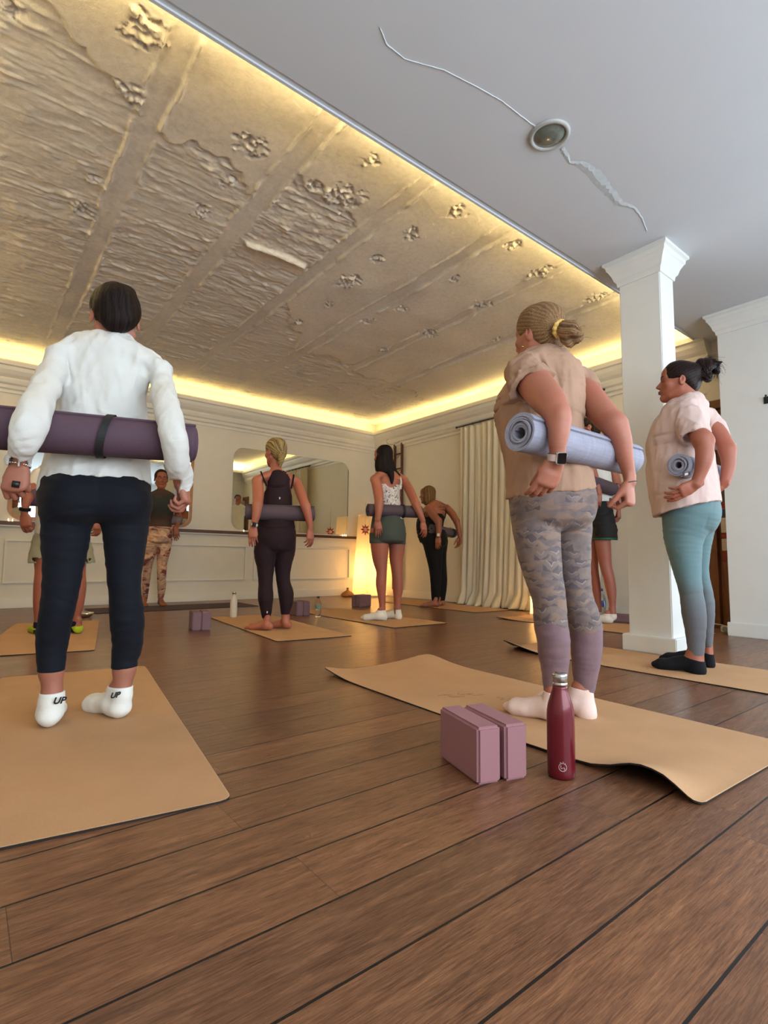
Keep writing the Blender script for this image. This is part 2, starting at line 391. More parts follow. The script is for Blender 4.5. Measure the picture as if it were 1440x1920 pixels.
# door in the ladder wall
WOODD = N('varnished_pine', 0.4); v = WOODD.co((9, 9, 1)); WOODD.color(WOODD.ramp(WOODD.noise(v, 4, 5, .6, 1), [(.3, srgb(104, 60, 26)), (.7, srgb(150, 92, 44))])); WOODD = WOODD.m
MB().box(XR+.05, XR+.09, 1.14, 2.02, 0.005, 2.12).build('door_1', WOODD, kind='structure')
d_ = bpy.data.objects['door_1']
for (y0, y1, z0, z1) in ((1.24, 1.54, .25, .95), (1.64, 1.92, .25, .95), (1.24, 1.54, 1.1, 1.95), (1.64, 1.92, 1.1, 1.95)):
    mb = MB(); xx = XR+.05
    mb.box(xx-.012, xx, y0, y1, z0, z0+.02).box(xx-.012, xx, y0, y1, z1-.02, z1).box(xx-.012, xx, y0, y0+.02, z0+.02, z1-.02).box(xx-.012, xx, y1-.02, y1, z0+.02, z1-.02)
    mb.box(xx-.006, xx, y0+.05, y1-.05, z0+.05, z1-.05, .003)
    mb.build('door_panel', plain('panel_wood', srgb(96, 56, 26), .4, .15, 20), d_)
mb = MB(); mb.box(XR-.025, XR+.10, 2.02, 2.10, 0, 2.20).box(XR-.025, XR+.10, 1.06, 1.14, 0, 2.20).box(XR-.025, XR+.10, 1.14, 2.02, 2.12, 2.20)
mb.build('trim_12', plain('door_frame_wood', srgb(112, 66, 30), .4, .15, 15), kind='structure')
MB().tube([(XR-.02, 1.90, 1.02), (XR+.05, 1.90, 1.02)], .012).tube([(XR-.02, 1.90, 1.02), (XR-.02, 1.80, 1.02)], .009).build('door_handle', BLACKM, d_)
MB().box(XR+.09, XR+.1, 1.14, 2.02, 0, 2.12).build('door_back', DARKWOOD, d_)

# mirrors
MIR = N('mirror_glass', 0.02, (0.80, 0.84, 0.80), Metallic=1.0).m
def rrect(x0, x1, z0, z1, r, n=10):
    out = []
    for cx, cz, a0 in ((x1-r, z1-r, 0), (x0+r, z1-r, 90), (x0+r, z0+r, 180), (x1-r, z0+r, 270)):
        for k in range(n+1):
            a = math.radians(a0+90*k/n); out.append((cx+r*math.cos(a), cz+r*math.sin(a)))
    return out
mr = empty('wall_mirror', ((3.05+5.12)/2, YM, 1.0), label='frameless rounded mirror right of the corner lamp side, behind the woman in dark maroon', cat='mirror')
mr['label'] = 'frameless wide wall mirror with rounded corners behind the woman in maroon leggings'
x_ = mr.location.x
MB().prism([(a-x_, -0.004, b-1.0) for a, b in rrect(3.05, 5.12, 1.02, 2.26, .16)], (0, -0.008, 0)).build('mirror_glass', MIR, mr)
mr2 = empty('wall_mirror', (1.42, YM, 1.0), label='wood-framed rounded wall mirror behind the instructor in patterned leggings', cat='mirror')
o1 = rrect(.36-1.42, 2.47-1.42, .02, 1.25, .14); i1 = rrect(.40-1.42, 2.43-1.42, .06, 1.21, .11)
MB().prism([(a, -0.004, b) for a, b in i1], (0, -0.008, 0)).build('mirror_glass', MIR, mr2)
mb = MB(); n = len(o1)
A = [[mb.bm.verts.new((p[0], yy, p[1])) for p in q] for q, yy in ((o1, 0), (o1, -.025), (i1, -.025), (i1, 0))]
for a, b in zip(A, A[1:]+A[:1]):
    for k in range(n): mb.bm.faces.new((a[k], a[(k+1) % n], b[(k+1) % n], b[k]))
mb.build('mirror_frame', plain('honey_wood', srgb(168, 112, 56), .4, .12, 15), mr2)

# downlight
q = on_z(1030, 253, ZL)
dl = empty('ceiling_downlight', (q[0], q[1], ZL), label='round recessed downlight with white rim and domed glass, unlit', cat='ceiling light')
MB().lathe([(.104, 0), (.104, -.004), (.098, -.012), (.086, -.013), (.080, -.006), (.080, 0)], seg=48).build('rim', plain('rim_white', srgb(176, 176, 172), .35), dl)
MB().lathe([(.080, -.004), (.074, -.0045), (.060, -.012), (.035, -.017), (.005, -.019)], seg=48).build('lens', N('lens_glass', .06, srgb(120, 128, 118), Metallic=.25, Coat_Weight=1.0).m, dl)
# ================================================================== FIGURE ENGINE: rounded limbs blended in a distance field, meshed once
def unit(v): v = np.asarray(v, float); return v/np.linalg.norm(v)
def n3(P, scale, seed, n=10):
    rs = np.random.RandomState(seed); out = 0
    for i in range(n):
        k = rs.normal(size=3); k *= scale*(0.6+rs.rand())/np.linalg.norm(k)
        out = out+np.sin(P[..., 0]*k[0]+P[..., 1]*k[1]+P[..., 2]*k[2]+rs.rand()*6.283)
    return out/math.sqrt(n/2)
class Seg:
    """elliptical tapering capsule a->b; A,B cross axes; ra,rb radii at each end; cap = end roundness"""
    def __init__(s, a, b, A, B, ra, rb, cap=None):
        s.a, s.b, s.A, s.B, s.ra, s.rb, s.cap = np.array(a, float), np.array(b, float), A, B, ra, rb, cap
        s.m = max(*ra, *rb)
    def bb(s, pad):
        m = s.m+pad; return np.minimum(s.a, s.b)-m, np.maximum(s.a, s.b)+m
    def ev(s, P, infl=0.0):
        d = s.b-s.a; L2 = d@d
        q = P-s.a; t = (q@d)/L2 if L2 > 1e-12 else np.zeros(P.shape[:-1])
        over = np.where(t < 0, -t, np.where(t > 1, t-1, 0.0))*math.sqrt(L2)
        t = np.clip(t, 0, 1)
        q = q-t[..., None]*d
        x, y = q@s.A, q@s.B
        r1 = s.ra[0]+(s.rb[0]-s.ra[0])*t+infl; r2 = s.ra[1]+(s.rb[1]-s.ra[1])*t+infl
        r3 = np.minimum(r1, r2) if s.cap is None else np.full_like(r1, s.cap)
        k0 = np.sqrt((x/r1)**2+(y/r2)**2+(over/r3)**2); k1 = np.sqrt((x/r1**2)**2+(y/r2**2)**2+(over/r3**2)**2)
        return np.where(k1 > 1e-9, k0*(k0-1)/np.maximum(k1, 1e-9), -np.minimum(r1, r2))
class Chain:
    def __init__(s, segs, infl=0.0): s.segs = segs; s.infl = infl
    def bb(s, pad):
        q = [g.bb(pad+abs(s.infl)) for g in s.segs]
        return np.min([a for a, _ in q], 0), np.max([b for _, b in q], 0)
    def with_infl(s, d): return Chain(s.segs, s.infl+d)
class Ell:
    def __init__(s, c, axes, rad, infl=0.0): s.c = np.array(c, float); s.ax = [unit(a) for a in axes]; s.r = rad; s.infl = infl
    def bb(s, pad): m = max(s.r)+pad+abs(s.infl); return s.c-m, s.c+m
    def ev(s, P, infl=0.0):
        q = P-s.c; k0 = 0; k1 = 0
        for a, r in zip(s.ax, s.r):
            x = q@a; r = r+infl+s.infl; k0 = k0+(x/r)**2; k1 = k1+(x/r**2)**2
        k0, k1 = np.sqrt(k0), np.sqrt(k1)
        return np.where(k1 > 1e-9, k0*(k0-1)/np.maximum(k1, 1e-9), -min(s.r))
    def with_infl(s, d): return Ell(s.c, s.ax, s.r, s.infl+d)
def plane(pt, nrm):
    pt = np.array(pt, float); nrm = unit(nrm); return lambda P: (P-pt)@nrm     # negative side is kept
def field_mesh(name, ops, h, disp=None):
    """ops: (kind, prim, k) with kind 'u' union, 's' subtract, 'c' clip by function, 'g' groove"""
    M = 0.03+3*h
    bbs = [p.bb(M) for kd, p, k in ops if kd == 'u']
    lo = np.min([a for a, _ in bbs], 0); hi = np.max([b for _, b in bbs], 0)
    n = np.ceil((hi-lo)/h).astype(int)+1
    F_ = np.full(n, 1.0, 'f4')
    def sub(p, pad):
        a, b = p.bb(pad); i0 = np.clip(np.floor((a-lo)/h).astype(int), 0, n-1); i1 = np.clip(np.ceil((b-lo)/h).astype(int)+1, 1, n)
        return i0, i1
    def pts(i0, i1):
        ax = [lo[k]+h*np.arange(i0[k], i1[k]) for k in range(3)]
        return np.stack(np.meshgrid(*ax, indexing='ij'), -1)
    for kd, p, k in ops:
        if kd == 'c':
            F_[...] = np.maximum(F_, p(pts(np.zeros(3, int), n))); continue
        i0, i1 = sub(p, M)
        if np.any(i1 <= i0): continue
        sl = tuple(slice(a, b) for a, b in zip(i0, i1)); cur = F_[sl]
        if isinstance(p, Chain):
            g = np.full(cur.shape, 1.0, 'f4')
            for s_ in p.segs:
                j0, j1 = sub(s_, M+abs(p.infl)); j0 = np.maximum(j0, i0); j1 = np.minimum(j1, i1)
                if np.any(j1 <= j0): continue
                s2 = tuple(slice(a-c, b-c) for a, b, c in zip(j0, j1, i0))
                g[s2] = np.minimum(g[s2], s_.ev(pts(j0, j1), p.infl))
        else: g = p.ev(pts(i0, i1))
        if kd == 's': g = -g
        if k > 0:
            if kd == 'u':
                w = np.clip(0.5+0.5*(cur-g)/k, 0, 1); r = cur*(1-w)+g*w-k*w*(1-w)
            else:
                w = np.clip(0.5-0.5*(cur-g)/k, 0, 1); r = cur*(1-w)+g*w+k*w*(1-w)
        else: r = np.minimum(cur, g) if kd == 'u' else np.maximum(cur, g)
        F_[sl] = r
    if disp is not None:
        m = np.abs(F_) < 0.04; idx = np.argwhere(m); P = lo+idx*h
        F_[m] += disp(P).astype('f4')
    F_ = np.clip(F_, -3*h, 3*h)
    F_[0], F_[-1], F_[:, 0], F_[:, -1], F_[:, :, 0], F_[:, :, -1] = (3*h,)*6
    G = vdb.FloatGrid(3*h); G.copyFromArray(np.ascontiguousarray(F_, 'f4'), tolerance=0)
    pt, qd = G.convertToQuads(0.0)
    v = pt.astype('f8')*h+lo
    return v, qd[:, ::-1]
def np_mesh(name, v, f, base):
    me = bpy.data.meshes.new(name); v = (v-np.array(base)).astype('f4')
    me.vertices.add(len(v)); me.vertices.foreach_set('co', v.ravel())
    me.loops.add(f.size); me.loops.foreach_set('vertex_index', f.ravel().astype('i4'))
    me.polygons.add(len(f)); me.polygons.foreach_set('loop_start', np.arange(0, f.size, 4, dtype='i4'))
    me.update(calc_edges=True); return me
def keep_big(v, f, frac=0.02):
    """drop tiny loose islands"""
    n = len(v); lab = np.arange(n)
    while True:
        m = lab[f].min(1); new = lab.copy(); np.minimum.at(new, f.ravel(), np.repeat(m, 4)); new = new[new]
        if (new == lab).all(): break
        lab = new
    u, c = np.unique(lab, return_counts=True); good = set(u[c > frac*n]); ok = np.isin(lab, list(good))
    if ok.all(): return v, f
    mp = np.cumsum(ok)-1; f = f[ok[f].all(1)]; return v[ok], mp[f]
def catmull(S, n):
    S = np.array(S, float); out = []
    for i in range(len(S)-1):
        p0, p1, p2, p3 = S[max(i-1, 0)], S[i], S[i+1], S[min(i+2, len(S)-1)]
        for j in range(n):
            t = j/n; out.append(0.5*((2*p1)+(-p0+p2)*t+(2*p0-5*p1+4*p2-p3)*t*t+(-p0+3*p1-3*p2+p3)*t**3))
    out.append(S[-1]); return np.array(out)

def slim(secs, y0, f):
    return [(q[0], q[1], q[2]*(f if q[1] > y0 else 1))+tuple(q[3:]) for q in secs]
class Fig:
    """one person: pixel measurements on a depth plane through the feet, each with its own depth offset (metres, away from the lens +)"""
    def __init__(s, name, g, h, label, group=None, name_='person'):
        s.g = np.array([g[0], g[1], 0.0]); s.D = math.hypot(*g[:2]); s.n = np.array([g[0], g[1], 0])/s.D; s.h = h
        s.root = empty(name_, (g[0], g[1], 0), label=label, cat='person', group=group)
        s.body = []
    def pt(s, x, y, dd=0.0):
        r = ray(x, y); t = (s.D+dd)/(r@s.n); return np.array([0, 0, HC])+r*t
    def px(s, x, y, dd, hw, d2):
        """metric radius of hw pixels at that point in image direction d2"""
        a = unit(ray(x-d2[0], y-d2[1])); b = unit(ray(x+d2[0], y+d2[1]))
        ang = math.acos(min(1, a@b))/2
        p = s.pt(x, y, dd)-np.array([0, 0, HC]); return hw*ang*np.linalg.norm(p), unit(b-a)
    def chain(s, secs, n=4, infl=0.0, cap=None, flat=False):
        """secs: (x, y, half width px, dd, aspect)"""
        secs = [tuple(q)+(0.0, 1.0)[len(q)-3:] if len(q) < 5 else tuple(q) for q in secs]
        S = catmull(secs, n); m = len(S); pts = [s.pt(q[0], q[1], q[3]) for q in S]; segs = []; rr = []
        for i, q in enumerate(S):
            t = S[min(i+1, m-1), :2]-S[max(i-1, 0), :2]; t = t/max(1e-6, np.hypot(*t)); d2 = (-t[1], t[0])
            r, A = s.px(q[0], q[1], q[3], max(q[2], .5), d2); rr.append((r, r*q[4], A))
        for i in range(m-1):
            T = pts[i+1]-pts[i]
            if np.linalg.norm(T) < 1e-6: continue
            T = unit(T); A = rr[i][2]+rr[i+1][2]; A = unit(A-T*(A@T)); B = np.cross(T, A)
            c = cap if cap is not None else ((0.006 if i == m-2 else .014) if flat else None)
            segs.append(Seg(pts[i], pts[i+1], A, B, rr[i][:2], rr[i+1][:2], c))
        return Chain(segs, infl)
    def ell(s, x, y, dd, hx, hy, asp=1.0, tilt=0.0):
        c = s.pt(x, y, dd); c_, s_ = math.cos(tilt), math.sin(tilt)
        rx, A = s.px(x, y, dd, hx, (c_, s_)); ry, B = s.px(x, y, dd, hy, (-s_, c_))
        C_ = np.cross(A, B); return Ell(c, (A, B, C_), (rx, ry, rx*asp))
    def mesh(s, name, ops, mats, parent=None, disp=None, h=None, attr=None, big=0.02, **k):
        v, f = field_mesh(name, ops, h or s.h, disp)
        if big: v, f = keep_big(v, f, big)
        me = np_mesh(name, v, f, s.g)
        if attr is not None:
            a = me.attributes.new('tone', 'FLOAT', 'POINT'); a.data.foreach_set('value', attr(v).astype('f4'))
        return link(name, me, mats, parent or s.root, smooth=True, **k)

def head(c, yaw, pitch, s=1.0, roll=0.0, ears=True, lids=True):
    """prims for a head; c = centre between the ears, yaw = world heading of the face"""
    f = np.array([math.cos(yaw)*math.cos(pitch), math.sin(yaw)*math.cos(pitch), math.sin(pitch)])
    r = np.array([math.sin(yaw), -math.cos(yaw), 0.0]); u = np.cross(r, f)
    r, u = math.cos(roll)*r+math.sin(roll)*u, math.cos(roll)*u-math.sin(roll)*r
    c = np.array(c, float)
    W = lambda x, y, z: c+s*(x*r+y*f+z*u)
    E = lambda p, rad: Ell(W(*p), (r, f, u), tuple(s*q for q in rad))
    def K(*pts):
        sg = []
        for a, b in zip(pts, pts[1:]):
            pa, pb = W(*a[:3]), W(*b[:3]); T = unit(pb-pa); A = unit(np.cross(T, u+0.01*r)); B = np.cross(T, A)
            sg.append(Seg(pa, pb, A, B, (a[3]*s,)*2, (b[3]*s,)*2))
        return Chain(sg)
    o = [('u', E((0, -.012, .035), (.073, .093, .086)), 0), ('u', E((0, .030, -.010), (.062, .066, .080)), .03),
         ('u', E((0, .048, -.045), (.048, .048, .060)), .02), ('u', K((0, .070, -.100, .016), (0, .060, -.098, .020)), .02),
         ('u', K((-.055, -.004, -.052, .014), (-.038, .045, -.088, .014), (0, .068, -.100, .014), (.038, .045, -.088, .014), (.055, -.004, -.052, .014)), .03),
         ('u', E((0, .072, .055), (.050, .028, .035)), .03),
         ('u', K((-.042, .074, .022, .010), (-.014, .088, .020, .010), (.014, .088, .020, .010), (.042, .074, .022, .010)), .016),
         ('u', E((-.042, .060, -.022), (.022, .022, .018)), .02), ('u', E((.042, .060, -.022), (.022, .022, .018)), .02),
         ('s', E((-.031, .100, .004), (.016, .016, .011)), .012), ('s', E((.031, .100, .004), (.016, .016, .011)), .012)]
    if lids: o += [('u', E((-.031, .077, .003), (.014, .012, .010)), .004), ('u', E((.031, .077, .003), (.014, .012, .010)), .004)]
    o += [('u', K((0, .090, .012, .007), (0, .104, -.010, .008), (0, .114, -.028, .0105)), .008),
          ('u', E((-.011, .102, -.033), (.008, .010, .007)), .006), ('u', E((.011, .102, -.033), (.008, .010, .007)), .006),
          ('u', E((0, .086, -.056), (.024, .014, .012)), .014),
          ('u', K((-.022, .086, -.060, .003), (0, .100, -.057, .006), (.022, .086, -.060, .003)), .004),
          ('u', K((-.020, .085, -.064, .003), (0, .098, -.068, .0065), (.020, .085, -.064, .003)), .003),
          ('u', E((0, .078, -.096), (.020, .018, .014)), .012)]
    if ears:
        for sx in (-1, 1):
            e0 = Ell(W(sx*.076, -.012, -.002), (r+sx*.35*f*-1, f+sx*.35*r, u+.2*f), (s*.007, s*.019, s*.031))
            o += [('u', e0, .006), ('s', Ell(W(sx*.083, -.008, .004), (r, f, u), (s*.006, s*.009, s*.016)), .003)]
    return o, W, (r, f, u)

def hand(w, d, nrm, s=1.0, side=1, curl=(.5, .5, .4), spread=.06, thumb=(.5, .6), fan=0.0):
    """w wrist centre, d direction to the fingers, nrm = back-of-hand normal; side = +1 puts the thumb on cross(d, nrm)"""
    d = unit(d); nrm = np.array(nrm, float); nrm = unit(nrm-d*(nrm@d)); t = np.cross(d, nrm)*side     # towards the thumb
    w = np.array(w, float); L = lambda a, b, c: w+s*(a*d+b*t+c*nrm)
    def K(pts, asp=1.0):
        sg = []
        for (p, r0), (q, r1) in zip(pts, pts[1:]):
            T = unit(q-p); A = unit(t-T*(t@T)) if abs(T@t) < .95 else unit(nrm-T*(nrm@T)); B = np.cross(T, A)
            sg.append(Seg(p, q, A, B, (r0*s, r0*s*asp), (r1*s, r1*s*asp)))
        return Chain(sg)
    o = [('u', K([(L(-.03, 0, 0), .026), (L(.012, 0, 0), .028), (L(.045, .002, .002), .036), (L(.078, 0, .003), .037)], .42), .012),
         ('u', K([(L(.015, .018, -.008), .015), (L(.045, .030, -.012), .014)], 1), .012),
         ('u', K([(L(.02, -.022, -.006), .012), (L(.06, -.028, -.006), .012)], 1), .012)]
    ln = [(.042, .026, .020), (.046, .029, .021), (.043, .027, .020), (.034, .021, .018)]
    for i, (a, b, c) in enumerate(ln):
        y = .0285-.019*i; x0 = (.086, .089, .086, .078)[i]; base = L(x0-.008, y, .003)
        ang = fan*(1.5-i)+spread*(1.5-i); cur = 0; p = base; pts = [(L(x0-.03, y*.9, .002), .0085), (p, .0098)]
        tt = math.sin(ang)*t+math.cos(ang)*d
        ex = 1+.18*i if fan == 0 else 1
        for k, (l, cu) in enumerate(zip((a, b, c), curl)):
            cur += cu*ex; q = p+s*l*(math.cos(cur)*tt-math.sin(cur)*nrm); pts.append((q, (.0086, .0078, .0066)[k]*(1, 1, .98, .88)[i])); p = q
        o.append(('u', K(pts), .003))
    b0 = L(.018, .022, -.010); a1, a2 = thumb
    d1 = unit(math.cos(a1)*d+math.sin(a1)*t-.35*nrm); p1 = b0+s*.040*d1
    d2_ = unit(math.cos(a1*.55)*d+math.sin(a1*.55)*t-(.35+a2*.4)*nrm); p2 = p1+s*.032*d2_
    d3 = unit(math.cos(a1*.2)*d+math.sin(a1*.2)*t-(.35+a2*.9)*nrm); p3 = p2+s*.024*d3
    o.append(('u', K([(b0, .0145), (p1, .0115), (p2, .0100), (p3, .0080)]), .008))
    return o
def foot(heel, yaw, s=1.0, lift=0.0, ank=None):
    """bare foot: heel centre on the ground, toes towards yaw; returns prims"""
    f = np.array([math.cos(yaw), math.sin(yaw), 0]); r = np.array([math.sin(yaw), -math.cos(yaw), 0]); u = np.array([0, 0, 1.0])
    h0 = np.array([heel[0], heel[1], lift]); W = lambda a, b, c: h0+s*(a*f+b*r+c*u)
    def K(pts, asp=1.0):
        sg = []
        for (p, r0), (q, r1) in zip(pts, pts[1:]):
            T = unit(q-p); A = unit(r-T*(r@T)); B = np.cross(T, A); sg.append(Seg(p, q, A, B, (r0*s, r0*s*asp), (r1*s, r1*s*asp)))
        return Chain(sg)
    o = [('u', K([(W(.012, 0, .030), .030), (W(.05, 0, .033), .031)], 1.0), .01),
         ('u', K([(W(.04, 0, .030), .031), (W(.10, 0, .027), .031), (W(.15, .0, .023), .037), (W(.185, .0, .018), .040)], .80), .015),
         ('u', K([(W(.035, 0, .10), .028), (W(.05, 0, .055), .033), (W(.12, 0, .040), .026)], 1.0), .02)]
    return o, W, K
def toes(W, K, side=1):
    o = []
    for i, (x, l, rr) in enumerate(((-.026, .052, .0135), (-.007, .048, .0100), (.008, .043, .0095), (.022, .036, .0090), (.034, .029, .0085))):
        x *= side
        o.append(('u', K([(W(.185, x*.95, .018), rr), (W(.185+l*.6, x*1.05, .017), rr), (W(.185+l, x*1.08, rr*.8/1.0), rr*.85)]), .003))
    return o
def uclip(ops, infl):
    return [(k, p.with_infl(infl) if hasattr(p, 'with_infl') else p, kk) for k, p, kk in ops]
SK = lambda c, nm: _skin(nm, c)
def _skin(nm, c):
    m = N(nm, 0.55, tuple(q*.68 for q in c)); c = tuple(q*.68 for q in c); v = m.co(); a = m.noise(v, 9, 4, .6); b = m.noise(v, 60, 3)
    r_ = (min(1, c[0]*1.12), c[1]*.86, c[2]*.84); l_ = (min(1, c[0]*1.05), c[1]*1.06, c[2]*1.06)
    m.color(m.mix(.25, m.ramp(a, [(.3, l_), (.72, r_)]), m.ramp(b, [(.35, l_), (.65, r_)])))
    m.b.inputs['Subsurface Weight'].default_value = .12; m.b.inputs['Subsurface Radius'].default_value = (.012, .005, .003); m.b.inputs['Subsurface Scale'].default_value = .6
    m.bump(m.noise(v, 350, 3), .12, .001); return m.m
def hairmat(nm, dark, light, rough=.6):
    m = N(nm, rough, dark); a = m.n('Attribute', attribute_name='tone')
    v = m.co(); f = m.math('ADD', a.outputs['Fac'], m.math('MULTIPLY', m.math('SUBTRACT', m.noise(v, 120, 3), .5), .35))
    m.color(m.ramp(f, [(.15, dark), (.85, light)])); m.bump(m.noise(v, 260, 3), .3, .002); m.b.inputs['Specular IOR Level'].default_value = .12; return m.m
def strands(c, ax, n=70, seed=0):
    """groove profile for hair combed towards / away from axis ax through c; returns fn(P)-> 0..1"""
    ax = unit(ax); e1 = unit(np.cross(ax, (0.3, 0.5, 0.81))); e2 = np.cross(ax, e1); rs = np.random.RandomState(seed); ph = rs.rand(6)*6.28
    def fn(P):
        q = P-np.array(c); th = np.arctan2(q@e2, q@e1); z = q@ax
        th = th+.018*np.sin(z*55+th*3+ph[4])+.008*np.sin(z*120+th*9); w = .38*np.sin(th*n+ph[0]+np.sin(z*40+ph[1])*1.6+np.sin(th*7)*3)+.34*np.sin(th*n*.37+ph[2]+z*25+2*np.sin(th*3))+.28*np.sin(th*n*2.3+ph[3]+np.sin(z*90)*2)
        return .5+.5*w
    return fn
# ================================================================== PEOPLE
def side(*ops_lists):
    o = []
    for q in ops_lists: o += q
    return o
U = lambda p, k=.02: ('u', p, k)
UP = np.array([0, 0, 1.0])
def folds(amp, seed, sc_=(14, 14, 9), n=9):
    s_ = np.array(sc_, float)
    def fn(P):
        a = n3(P*s_, 1.0, seed, n); b = n3(P*s_*2.3+1.7, 1.0, seed+1, n)
        return amp*(np.clip(np.abs(a), 0, 1.4)-.9)+amp*.35*b
    return fn
def drape(F, lines):
    """creases: list of (x0,y0,x1,y1,dd,width px,depth m) ridges (+) or furrows (-) across the cloth in the photo"""
    L = []
    for x0, y0, x1, y1, dd, w, dep in lines:
        a, b = F.pt(x0, y0, dd), F.pt(x1, y1, dd); L.append((a, b, w*F.px(x0, y0, dd, 1, (1, 0))[0], dep))
    def fn(P):
        o = 0
        for a, b, w, dep in L:
            c = np.array([0, 0, HC]); nn = unit(np.cross(a-c, b-c))            # sheet through the lens line: crease across the visible face
            d = b-a; t = ((P-a)@d)/(d@d); e = np.clip(1-np.abs(t-.5)*2, 0, 1)**.5
            dist = (P-a)@nn; near = np.exp(-(((P-(a+b)/2)@unit((a+b)/2-c))/.10)**2)
            o = o-dep*np.exp(-(dist/w)**2)*e*near
        return o
    return fn
def addf(*fs): return lambda P: sum(f(P) for f in fs)

# ------------------------------------------------------------------ roll of yoga mat: a real spiral sheet
def mat_roll(a, b, R, col, label, th=.0055, core=.016, strap=None, strapcol=BLACKP, tail=0.0, ang0=0.0, mat2=None, group=None, tilt=0.0, speck=.06):
    a, b = np.array(a, float), np.array(b, float); L = np.linalg.norm(b-a); ax = (b-a)/L
    root = empty('rolled_mat', tuple((a+b)/2), label=label, cat='yoga mat', group=group)
    M4 = Vector(ax).to_track_quat('Z', 'Y').to_matrix().to_4x4(); root.matrix_world = Matrix.Translation(Vector((a+b)/2)) @ M4
    pitch = th*1.12; turns = (R-core)/pitch; n = int(turns*40)
    mb = MB(); prev = None; rs = random.Random(3)
    for i in range(n+1):
        t = i/n; th_ = ang0-2*math.pi*turns*(1-t); r = core+(R-core)*t+.0012*math.sin(i*.13)
        ex = .004*math.sin(th_*.5)+.003*math.sin(th_*1.3+1)
        ro = r; ri = r-th
        rows = []
        for z in (-L/2+ex, -L/2+.012+ex, L/2-.012+ex, L/2+ex):
            rows.append((mb.bm.verts.new((ro*math.cos(th_), ro*math.sin(th_), z)), mb.bm.verts.new((ri*math.cos(th_), ri*math.sin(th_), z))))
        if prev:
            for k in range(3):
                for q in (0, 1):
                    f = mb.bm.faces.new((prev[k][q], rows[k][q], rows[k+1][q], prev[k+1][q])); f.smooth = True; f.material_index = q if mat2 else 0
            for k in (0, 3): mb.bm.faces.new((prev[k][0], prev[k][1], rows[k][1], rows[k][0]))
        else: mb.bm.faces.new([r_[0] for r_ in rows]+[r_[1] for r_ in rows[::-1]])
        prev = rows
    mb.bm.faces.new([r_[0] for r_ in prev]+[r_[1] for r_ in prev[::-1]])
    mb.build('mat_sheet', [col, mat2] if mat2 else col, root)
    if strap is not None:
        for (z0, tl) in strap:
            mb = MB(); prev = None; w = .0125
            for i in range(49):
                t = 2*math.pi*i/48; zz = -L/2+z0+tl*math.sin(t-ang0*0+tilt)
                r = R+.0025; c, s_ = math.cos(t), math.sin(t)
                row = [mb.bm.verts.new((q*c, q*s_, zz+ww)) for q, ww in ((r, -w), (r+.0015, -w), (r+.0015, w), (r, w))]
                if prev:
                    for k in range(4):
                        f = mb.bm.faces.new((prev[k], prev[(k+1) % 4], row[(k+1) % 4], row[k]))
                prev = row
            mb.build('strap', strapcol, root)
    return root
def matcloth(nm, c, bump=.35, sc_=300, var=.07):
    m = N(nm, .8, c); v = m.co(); a = m.noise(v, sc_, 3, .7); lo = tuple(x*(1-var) for x in c); hi = tuple(min(1, x*(1+var)) for x in c)
    m.color(m.ramp(a, [(.3, lo), (.7, hi)])); m.bump(a, bump, .0015); return m.m
PURPLE = matcloth('plum_mat', srgb(82, 59, 72)); GREYV = matcloth('grey_purple_mat', srgb(80, 66, 74))
LAV = N('lavender_mat', .8); _v = LAV.co((1, 1, 1)); _a = LAV.noise(LAV.co((60, 60, 3)), 3, 4, .7); _b = LAV.noise(LAV.co((4, 4, 70)), 3, 4, .7)
LAV.color(LAV.mix(.5, LAV.ramp(_a, [(.3, srgb(124, 123, 138)), (.7, srgb(158, 157, 171))]), LAV.ramp(_b, [(.3, srgb(122, 121, 138)), (.7, srgb(162, 161, 175))]))); LAV.bump(_b, .2, .002); LAV = LAV.m
LAVIN = matcloth('lavender_mat_inner', srgb(122, 120, 130))

